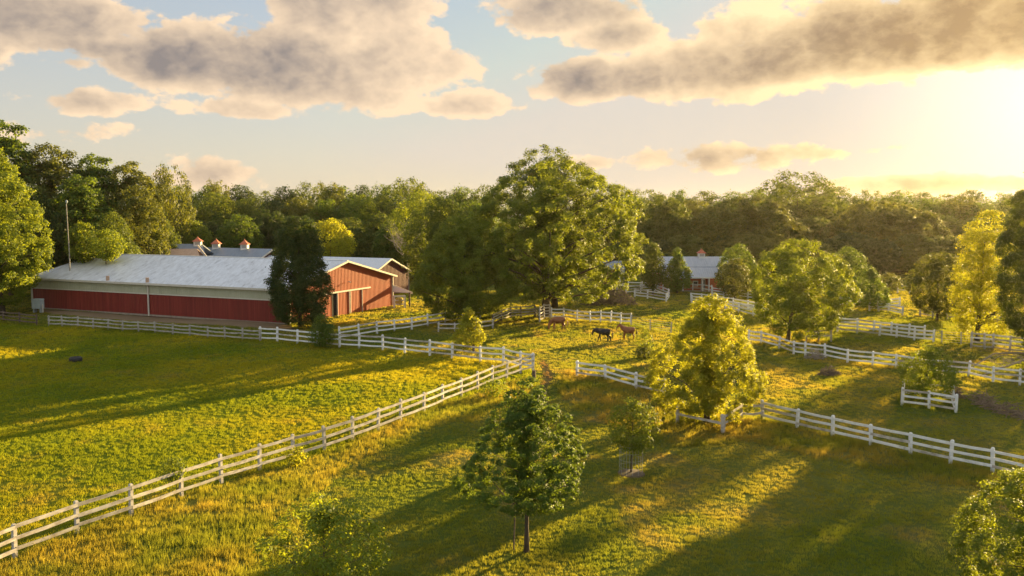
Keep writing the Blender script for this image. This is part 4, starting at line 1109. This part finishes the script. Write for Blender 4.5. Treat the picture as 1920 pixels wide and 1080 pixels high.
    tree('round_tree', 198, 480, 432, 170, 234, 485, 'round', 'bright', 'bright low tree at the far left end of the barn ridge', clumps=76, seed=30, P=at_depth(200, 126))
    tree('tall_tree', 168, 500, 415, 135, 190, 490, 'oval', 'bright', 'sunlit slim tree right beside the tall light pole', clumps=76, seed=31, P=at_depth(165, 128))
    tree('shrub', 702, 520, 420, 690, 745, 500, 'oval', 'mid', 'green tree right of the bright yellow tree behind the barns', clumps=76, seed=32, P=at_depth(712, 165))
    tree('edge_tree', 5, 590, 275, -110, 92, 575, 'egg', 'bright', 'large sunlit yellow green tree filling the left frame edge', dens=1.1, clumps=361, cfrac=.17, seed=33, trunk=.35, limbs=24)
    # shadow casting trees just beyond the right frame edge
    tree('tall_tree', 2060, 700, 300, 1970, 2150, 670, 'egg', 'forest', 'big tree just outside the right frame edge', dens=.6, clumps=209, seed=34, P=at_depth(2070, 84))
    # shrubs and vines
    tree('shrub', 1208, 668, 618, 1194, 1224, 660, 'egg', 'bright', 'slim light shrub right of the brown horse', cat='shrub', clumps=40, cfrac=.3, seed=41, dens=.45)
    tree('brush', 1209, 672, 652, 1192, 1226, 670, 'round', 'olive', 'low dark brush at the foot of the slim shrub', cat='shrub', clumps=38, cfrac=.35, seed=42)
    tree('climbing_vine', 606, 652, 592, 582, 628, 650, 'egg', 'mid', 'leafy vine climbing the white fence below the barn corner', cat='vine', clumps=49, cfrac=.3, seed=43, dens=.8, trunk=.03)
    tree('climbing_vine', 333, 932, 862, 306, 348, 898, 'round', 'bright', 'small vine tangled on the weathered fence rail', cat='vine', clumps=30, cfrac=.35, seed=44, leaf_px=4.5, trunk=.02)
    tree('shrub', 554, 872, 842, 540, 572, 868, 'egg', 'yellow', 'little bright weed clump at the foot of the weathered fence', cat='shrub', clumps=26, cfrac=.4, seed=45, leaf_px=4.5, trunk=.02)
    tree('shrub', 925, 745, 715, 905, 950, 744, 'round', 'bright', 'low leafy weeds by the paddock fence near the corner', cat='shrub', clumps=30, cfrac=.35, seed=46, leaf_px=4, trunk=.02, dens=.7)
    # bare tree and brush
    P = at_depth(765, 150); o = empty('bare_tree', P, 0, 'leafless grey tree between the dark red barn and the oak', 'tree')
    rs = np.random.RandomState(8); m = MB(); H = ztop(P, 400) - P.z
    m.tube([(0, 0, -.2), (.1, 0, H * .3), (-.05, .1, H * .55)], [.22, .16, .12], 7); m.build('trunk', M['pale_bark'], o)
    m = MB()
    for k in range(9):
        z = H * (.28 + .03 * k); a = k * 2.4
        bare_limbs(m, rs, Vector((.03, .03, z)), Vector((math.cos(a) * .6, math.sin(a) * .6, .8)).normalized(), H * .24, .07, 3)
    m.build('branches', M['pale_bark'], o)

def brush_pile(name, px, py, l, r, top, n, label, mat='twigs', cat='brush pile', rad=.035):
    P = at(px, py); k = mpp(P); R = (r - l) / 2 * k; H = ztop(P, top) - P.z
    off = ((l + r) / 2 - px) * k
    rs = np.random.RandomState(int(px)); m = MB()
    for i in range(n):
        a = rs.uniform(0, 6.28); f = rs.uniform(0, 1) ** .6
        c = Vector((off + math.cos(a) * f * R, math.sin(a) * f * R * .7, H * (1 - f * f) * rs.uniform(.05, .95)))
        d = Vector(rs.normal(0, 1, 3)); d.z = d.z * .5 + .25; d.normalize(); ln = rs.uniform(.5, 1.4) * max(.45, R * .22)
        m.tube([c - d * ln * .5, c + Vector(rs.normal(0, .08, 3)) * ln, c + d * ln * .5], [rad, rad * .8, rad * .3], 4)
    o = m.build(name, M[mat], None); o.location = P; tag(o, label, cat); return o

# ------------------------------------------------------------------ horses
def skin_mesh(name, verts, edges, radii, root, sub=2):
    me = bpy.data.meshes.new(name); me.from_pydata(verts, edges, []); me.update()
    o = bpy.data.objects.new(name, me); COL.objects.link(o)
    md = o.modifiers.new('skin', 'SKIN'); md.use_smooth_shade = True
    sv = me.skin_vertices[0].data
    for i, r in enumerate(radii):
        sv[i].radius = (r, r) if not isinstance(r, tuple) else r
        sv[i].use_root = (i == root)
    s = o.modifiers.new('sub', 'SUBSURF'); s.levels = sub; s.render_levels = sub
    dg = bpy.context.evaluated_depsgraph_get()
    ev = o.evaluated_get(dg); nm = bpy.data.meshes.new_from_object(ev)
    bpy.data.objects.remove(o); bpy.data.meshes.remove(me)
    nm.name = name; nm.polygons.foreach_set('use_smooth', [True] * len(nm.polygons))
    return nm

def horse(px, py, yaw, pose, mat, hair, label, scale=1.0):
    P = at(px, py)
    V = []; E = []; R = []
    def add(p, r, link_=None):
        V.append(p); R.append(r); i = len(V) - 1
        if link_ is not None: E.append((link_, i))
        return i
    # trunk, head towards +x
    pel = add((-.62, 0, 1.20), (.34, .33))
    croup = add((-.88, 0, 1.17), (.25, .25), pel)
    loin = add((-.30, 0, 1.13), (.34, .37), pel)
    bar = add((.05, 0, 1.10), (.36, .40), loin)
    chest = add((.42, 0, 1.12), (.32, .40), bar)
    if pose == 'up':
        nk = [(.68, 0, 1.34), (.90, 0, 1.54), (1.04, 0, 1.66)]; hd = [(1.20, 0, 1.62), (1.42, 0, 1.42), (1.52, 0, 1.31)]
    elif pose == 'low':
        nk = [(.70, 0, 1.26), (.98, 0, 1.32), (1.20, 0, 1.30)]; hd = [(1.33, 0, 1.18), (1.42, 0, .92), (1.46, 0, .80)]
    else:
        nk = [(.70, 0, 1.10), (.95, 0, .86), (1.10, 0, .66)]; hd = [(1.18, 0, .52), (1.16, 0, .26), (1.15, 0, .14)]
    n1 = add(nk[0], (.22, .32), chest); n2 = add(nk[1], (.14, .24), n1); n3 = add(nk[2], (.11, .18), n2)
    h1 = add(hd[0], (.11, .16), n3); h2 = add(hd[1], (.085, .11), h1); h3 = add(hd[2], (.07, .08), h2)
    st = {'up': ((0, .03), (0, -.06)), 'low': ((.22, -.16), (-.18, .16)), 'graze': ((.16, -.12), (-.1, .14))}[pose]
    for s, k in ((1, 0), (-1, 1)):
        f = st[0][k]; y = s * .15
        sh = add((.45, y, .98), (.13, .20), chest)
        elb = add((.44 + f * .25, y, .78), .115, sh); kn = add((.47 + f * .75, y, .46), .075, elb)
        fe = add((.46 + f * 1.1, y, .15), .055, kn); add((.49 + f * 1.2, y, .05), .075, fe)
        f = st[1][k]; y = s * .16
        hp = add((-.68, y, 1.02), (.18, .25), pel); stf = add((-.56 + f * .3, y, .80), .16, hp)
        hk = add((-.80 + f * .8, y, .50), .085, stf); fe = add((-.76 + f * 1.0, y, .15), .058, hk); add((-.71 + f * 1.05, y, .05), .075, fe)
    body = skin_mesh('body', V, E, R, 0)
    o = empty('horse', P, yaw, label, 'horse')
    o.scale = (scale * .82, scale, scale)
    b = link('body', body, M[mat], o)
    zmin = min(v.co.z for v in body.vertices); b.location.z = -zmin - .01
    dz = b.location.z
    # tail
    m = MB(); x0 = -1.02
    m.tube([(x0, 0, 1.30), (x0 - .14, 0, 1.20), (x0 - .19, .01, .95), (x0 - .17, .02, .65), (x0 - .14, .02, .38)], [.035, .06, .085, .07, .015], 7); m.build('tail', M[hair], o, True, (0, 0, dz))
    # mane along the crest
    m = MB(); pts = [Vector(chest and V[chest]) + Vector((.05, 0, .33)), Vector(V[n1]) + Vector((-.08, 0, .22)), Vector(V[n2]) + Vector((-.07, 0, .13)), Vector(V[n3]) + Vector((-.03, 0, .11)), Vector(V[h1]) + Vector((.05, 0, .08))]
    m.tube(pts, [.02, .05, .06, .055, .02], 6); m.build('mane', M[hair], o, True, (0, 0, dz))
    p = Vector(V[n3])
    for s in (1, -1):
        m = MB(); q = p + Vector((.03, s * .06, .09)); m.tube([q, q + Vector((.02, s * .03, .09)), q + Vector((.04, s * .035, .17))], [.03, .035, .008], 6); m.build('ear', M[mat], o, True, (0, 0, dz))
    for s in (1, -1):
        e = Vector(V[h1]).lerp(Vector(V[h2]), .35) + Vector((0, s * .085, .02)); m = MB(); m.lathe([(.005, -.022), (.02, -.01), (.022, .0), (.02, .01), (.005, .022)], 8, e); m.build('eye', M['rubber'], o, True, (0, 0, dz))
    return o

def build_props():
    horse(1046, 619, PI + .10, 'graze', 'horse_bay', 'hair_tan', 'brown horse grazing head down beside the oak corral', 1.12)
    horse(1131, 641, PI + .08, 'low', 'horse_black', 'hair_dark', 'black horse walking with lowered head in the middle of the paddock', 1.0)
    horse(1177, 637, PI + .05, 'up', 'horse_bay', 'hair_dark', 'brown horse standing with raised head right of the black horse', .98)
    brush_pile('brush_pile', 1142, 570, 1092, 1196, 532, 700, 'big heap of reddish brown brush right of the oak', rad=.05)
    brush_pile('brush_pile', 1553, 703, 1533, 1577, 684, 170, 'small heap of dead brush in the right meadow')
    brush_pile('brush_pile', 1528, 672, 1506, 1550, 652, 120, 'tangle of pale dead branches lying on the fence right of the maple', mat='pale_bark')
    brush_pile('brush_pile', 1795, 745, 1780, 1808, 722, 110, 'grey brush leaning at the right side of the square pen')
    # long heap of fallen branches at right
    for (pts, lab, nm) in (([(1832, 748), (1852, 762), (1876, 774), (1905, 781), (1930, 788)], 'long row of grey fallen branches right of the square pen', 'branch_row'),):
        m = MB(); rs = np.random.RandomState(5); Q = [at(*p) for p in pts]; O = Q[0].copy()
        for i in range(170):
            f = rs.uniform(0, len(Q) - 1.001); j = int(f); c = Q[j].lerp(Q[j + 1], f - j) - O + Vector((rs.normal(0, .25), rs.normal(0, .6), abs(rs.normal(0, .28))))
            d = Vector((rs.normal(0, 1), rs.normal(0, 1), rs.normal(0, .3))).normalized() * rs.uniform(.3, .9)
            m.tube([c - d, c + d], [.035, .012], 4)
        o = m.build(nm, M['twigs']); o.location = O; tag(o, lab, 'brush pile')
    # big bare fallen limbs
    A, B_, C_, D = at(1815, 697), at(1862, 684), at(1905, 684), at(1990, 690); O = A.copy()
    m = MB(); rs = np.random.RandomState(3)
    m.tube([Vector((0, 0, .2)), B_ - O + Vector((0, 0, 1.0)), C_ - O + Vector((0, 0, 1.1)), D - O + Vector((0, 0, .9))], [.04, .07, .10, .16], 6)
    A2, D2 = at(1838, 712), at(1985, 690)
    m.tube([A2 - O + Vector((0, 0, .3)), A2.lerp(D2, .5) - O + Vector((0, 0, 1.1)), D2 - O + Vector((0, 0, 1.6))], [.04, .08, .14], 6)
    for k in range(26):
        p = (B_ - O).lerp(D - O, rs.uniform(0, 1)) + Vector((0, 0, .9)) if k % 2 else (A2 - O).lerp(D2 - O, rs.uniform(0, .8)) + Vector((0, 0, .9))
        d = Vector((-.8 + rs.normal(0, .3), rs.normal(0, .4), rs.normal(0, .3))).normalized()
        bare_limbs(m, rs, p, d, 1.0, .03, 1)
    o = m.build('fallen_tree', M['pale_bark']); o.location = O; tag(o, 'bare fallen tree limbs sprawling across the fence at the right edge', 'fallen tree')
    # old tyre in the paddock
    P = at(142, 678); m = MB()
    R, r, n, k = .40, .17, 28, 10
    for i in range(n):
        for j in range(k):
            a = 2 * PI * i / n; b = 2 * PI * j / k; rr = R + r * math.cos(b) * (1.05 if j % 2 else .98)
            m.v.append((rr * math.cos(a), rr * math.sin(a), (.20 + .24 * math.sin(b))))
    for i in range(n):
        for j in range(k):
            i2 = (i + 1) % n; j2 = (j + 1) % k; m.f.append((i * k + j, i2 * k + j, i2 * k + j2, i * k + j2))
    o = m.build('tyre', M['rubber'], None, True); o.location = P; tag(o, 'black tractor tyre lying flat in the left paddock', 'tyre')
    # stakes / stumps
    def stake(name, px, py, top, w, mat, lab, cat, tilt=0):
        P = at(px, py); h = ztop(P, top) - P.z; m = MB()
        m.tube([(0, 0, -.2), (tilt * .5, 0, h * .5), (tilt, 0, h)], [w, w * .95, w * .9], 7); o = m.build(name, M[mat]); o.location = P; tag(o, lab, cat)
    stake('tree_stake', 963, 1032, 955, .035, 'brown_wood', 'thin dark stake standing left of the young oak trunk', 'stake', .06)
    stake('tree_stake', 888, 663, 645, .16, 'brown_wood', 'short brown stake at the foot of the lime sapling', 'stake')
    stake('wooden_post', 1001, 711, 694, .18, 'brown_wood', 'dark stump post at the corner of the two paddock fences', 'post')
    stake('white_post', 1157, 543, 527, .12, 'white_wall', 'lone white post in front of the small shed', 'post')
    # wire cage round the sapling
    P = at(1183, 888); o = empty('wire_cage', P, 0, 'round wire cage guarding the small green sapling', 'cage'); m = MB()
    for j in range(12):
        a = 2 * PI * j / 12; m.tube([(.62 * math.cos(a), .62 * math.sin(a), 0), (.62 * math.cos(a), .62 * math.sin(a), 1.55)], [.006, .006], 4)
    for z in (.05, .4, .8, 1.2, 1.55):
        ring = [(.62 * math.cos(2 * PI * j / 16), .62 * math.sin(2 * PI * j / 16), z) for j in range(17)]; m.tube(ring, [.005] * 17, 4)
    m.build('mesh', M['wire'], o)
    m = MB(); m.lathe([(.75, -.02), (.7, .05), (.3, .09), (.05, .1)], 14); m.build('mulch', M['dirt'], o)
    # tall light pole behind the barn
    P = at_depth(133, 124); h = ztop(P, 380) - P.z
    o = empty('light_pole', P, 0, 'tall pale light pole before the left woods', 'pole'); m = MB()
    m.tube([(0, 0, -.3), (.12, 0, h * .5), (0, 0, h)], [.10, .08, .06], 8); m.build('pole', M['grey_wood'], o)
    m = MB(); m.lathe([(.04, -.1), (.14, 0), (.17, .2), (.08, .35), (.02, .38)], 10, (.1, -.05, h)); m.build('lamp_head', M['box_grey'], o)
    # transformer box
    P = at(72, 586); k = mpp(P); o = empty('utility_box', P, -.2, 'grey steel utility box on legs at the left barn corner', 'utility box'); m = MB()
    m.box(-.62, .62, -.4, .4, .55, 1.75); m.hexa([(-.68, -.46, 1.75), (.68, -.46, 1.75), (.68, .46, 1.75), (-.68, .46, 1.75), (-.6, -.4, 1.86), (.6, -.4, 1.86), (.6, .4, 1.86), (-.6, .4, 1.86)]); m.build('cabinet', M['box_grey'], o)
    for sx in (-.5, .5):
        m = MB(); m.box(sx - .06, sx + .06, -.3, .3, -.1, .55); m.build('leg', M['box_grey'], o)
    for sx in (-.31, .31):
        m = MB(); m.box(sx - .27, sx + .27, -.43, -.402, .65, 1.65); m.build('door', M['box_grey'], o)
    m = MB(); m.box(.9, 1.02, -.35, -.23, -.1, 1.15); m.build('meter_post', M['trim'], o)

build_barns(); build_red_house(); build_fences(); build_trees(); build_forest(); build_props(); build_grass(); build_fence_grass()

# ------------------------------------------------------------------ warm evening haze
def build_haze():
    m, nt, out = newmat('evening_haze')
    v = nd(nt, 'ShaderNodeVolumePrincipled'); v.inputs['Color'].default_value = (1.0, 0.86, 0.66, 1)
    v.inputs['Density'].default_value = HAZE; v.inputs['Anisotropy'].default_value = 0.66
    L(nt, v.outputs[0], out.inputs['Volume'])
    b = MB(); b.box(-905, 905, -125, 1205, -3, 36); o = b.build('haze', m)
    tag(o, 'thin warm evening haze in the air over the farm', 'haze', kind='stuff')
HAZE = 0.000055
if HAZE: build_haze()
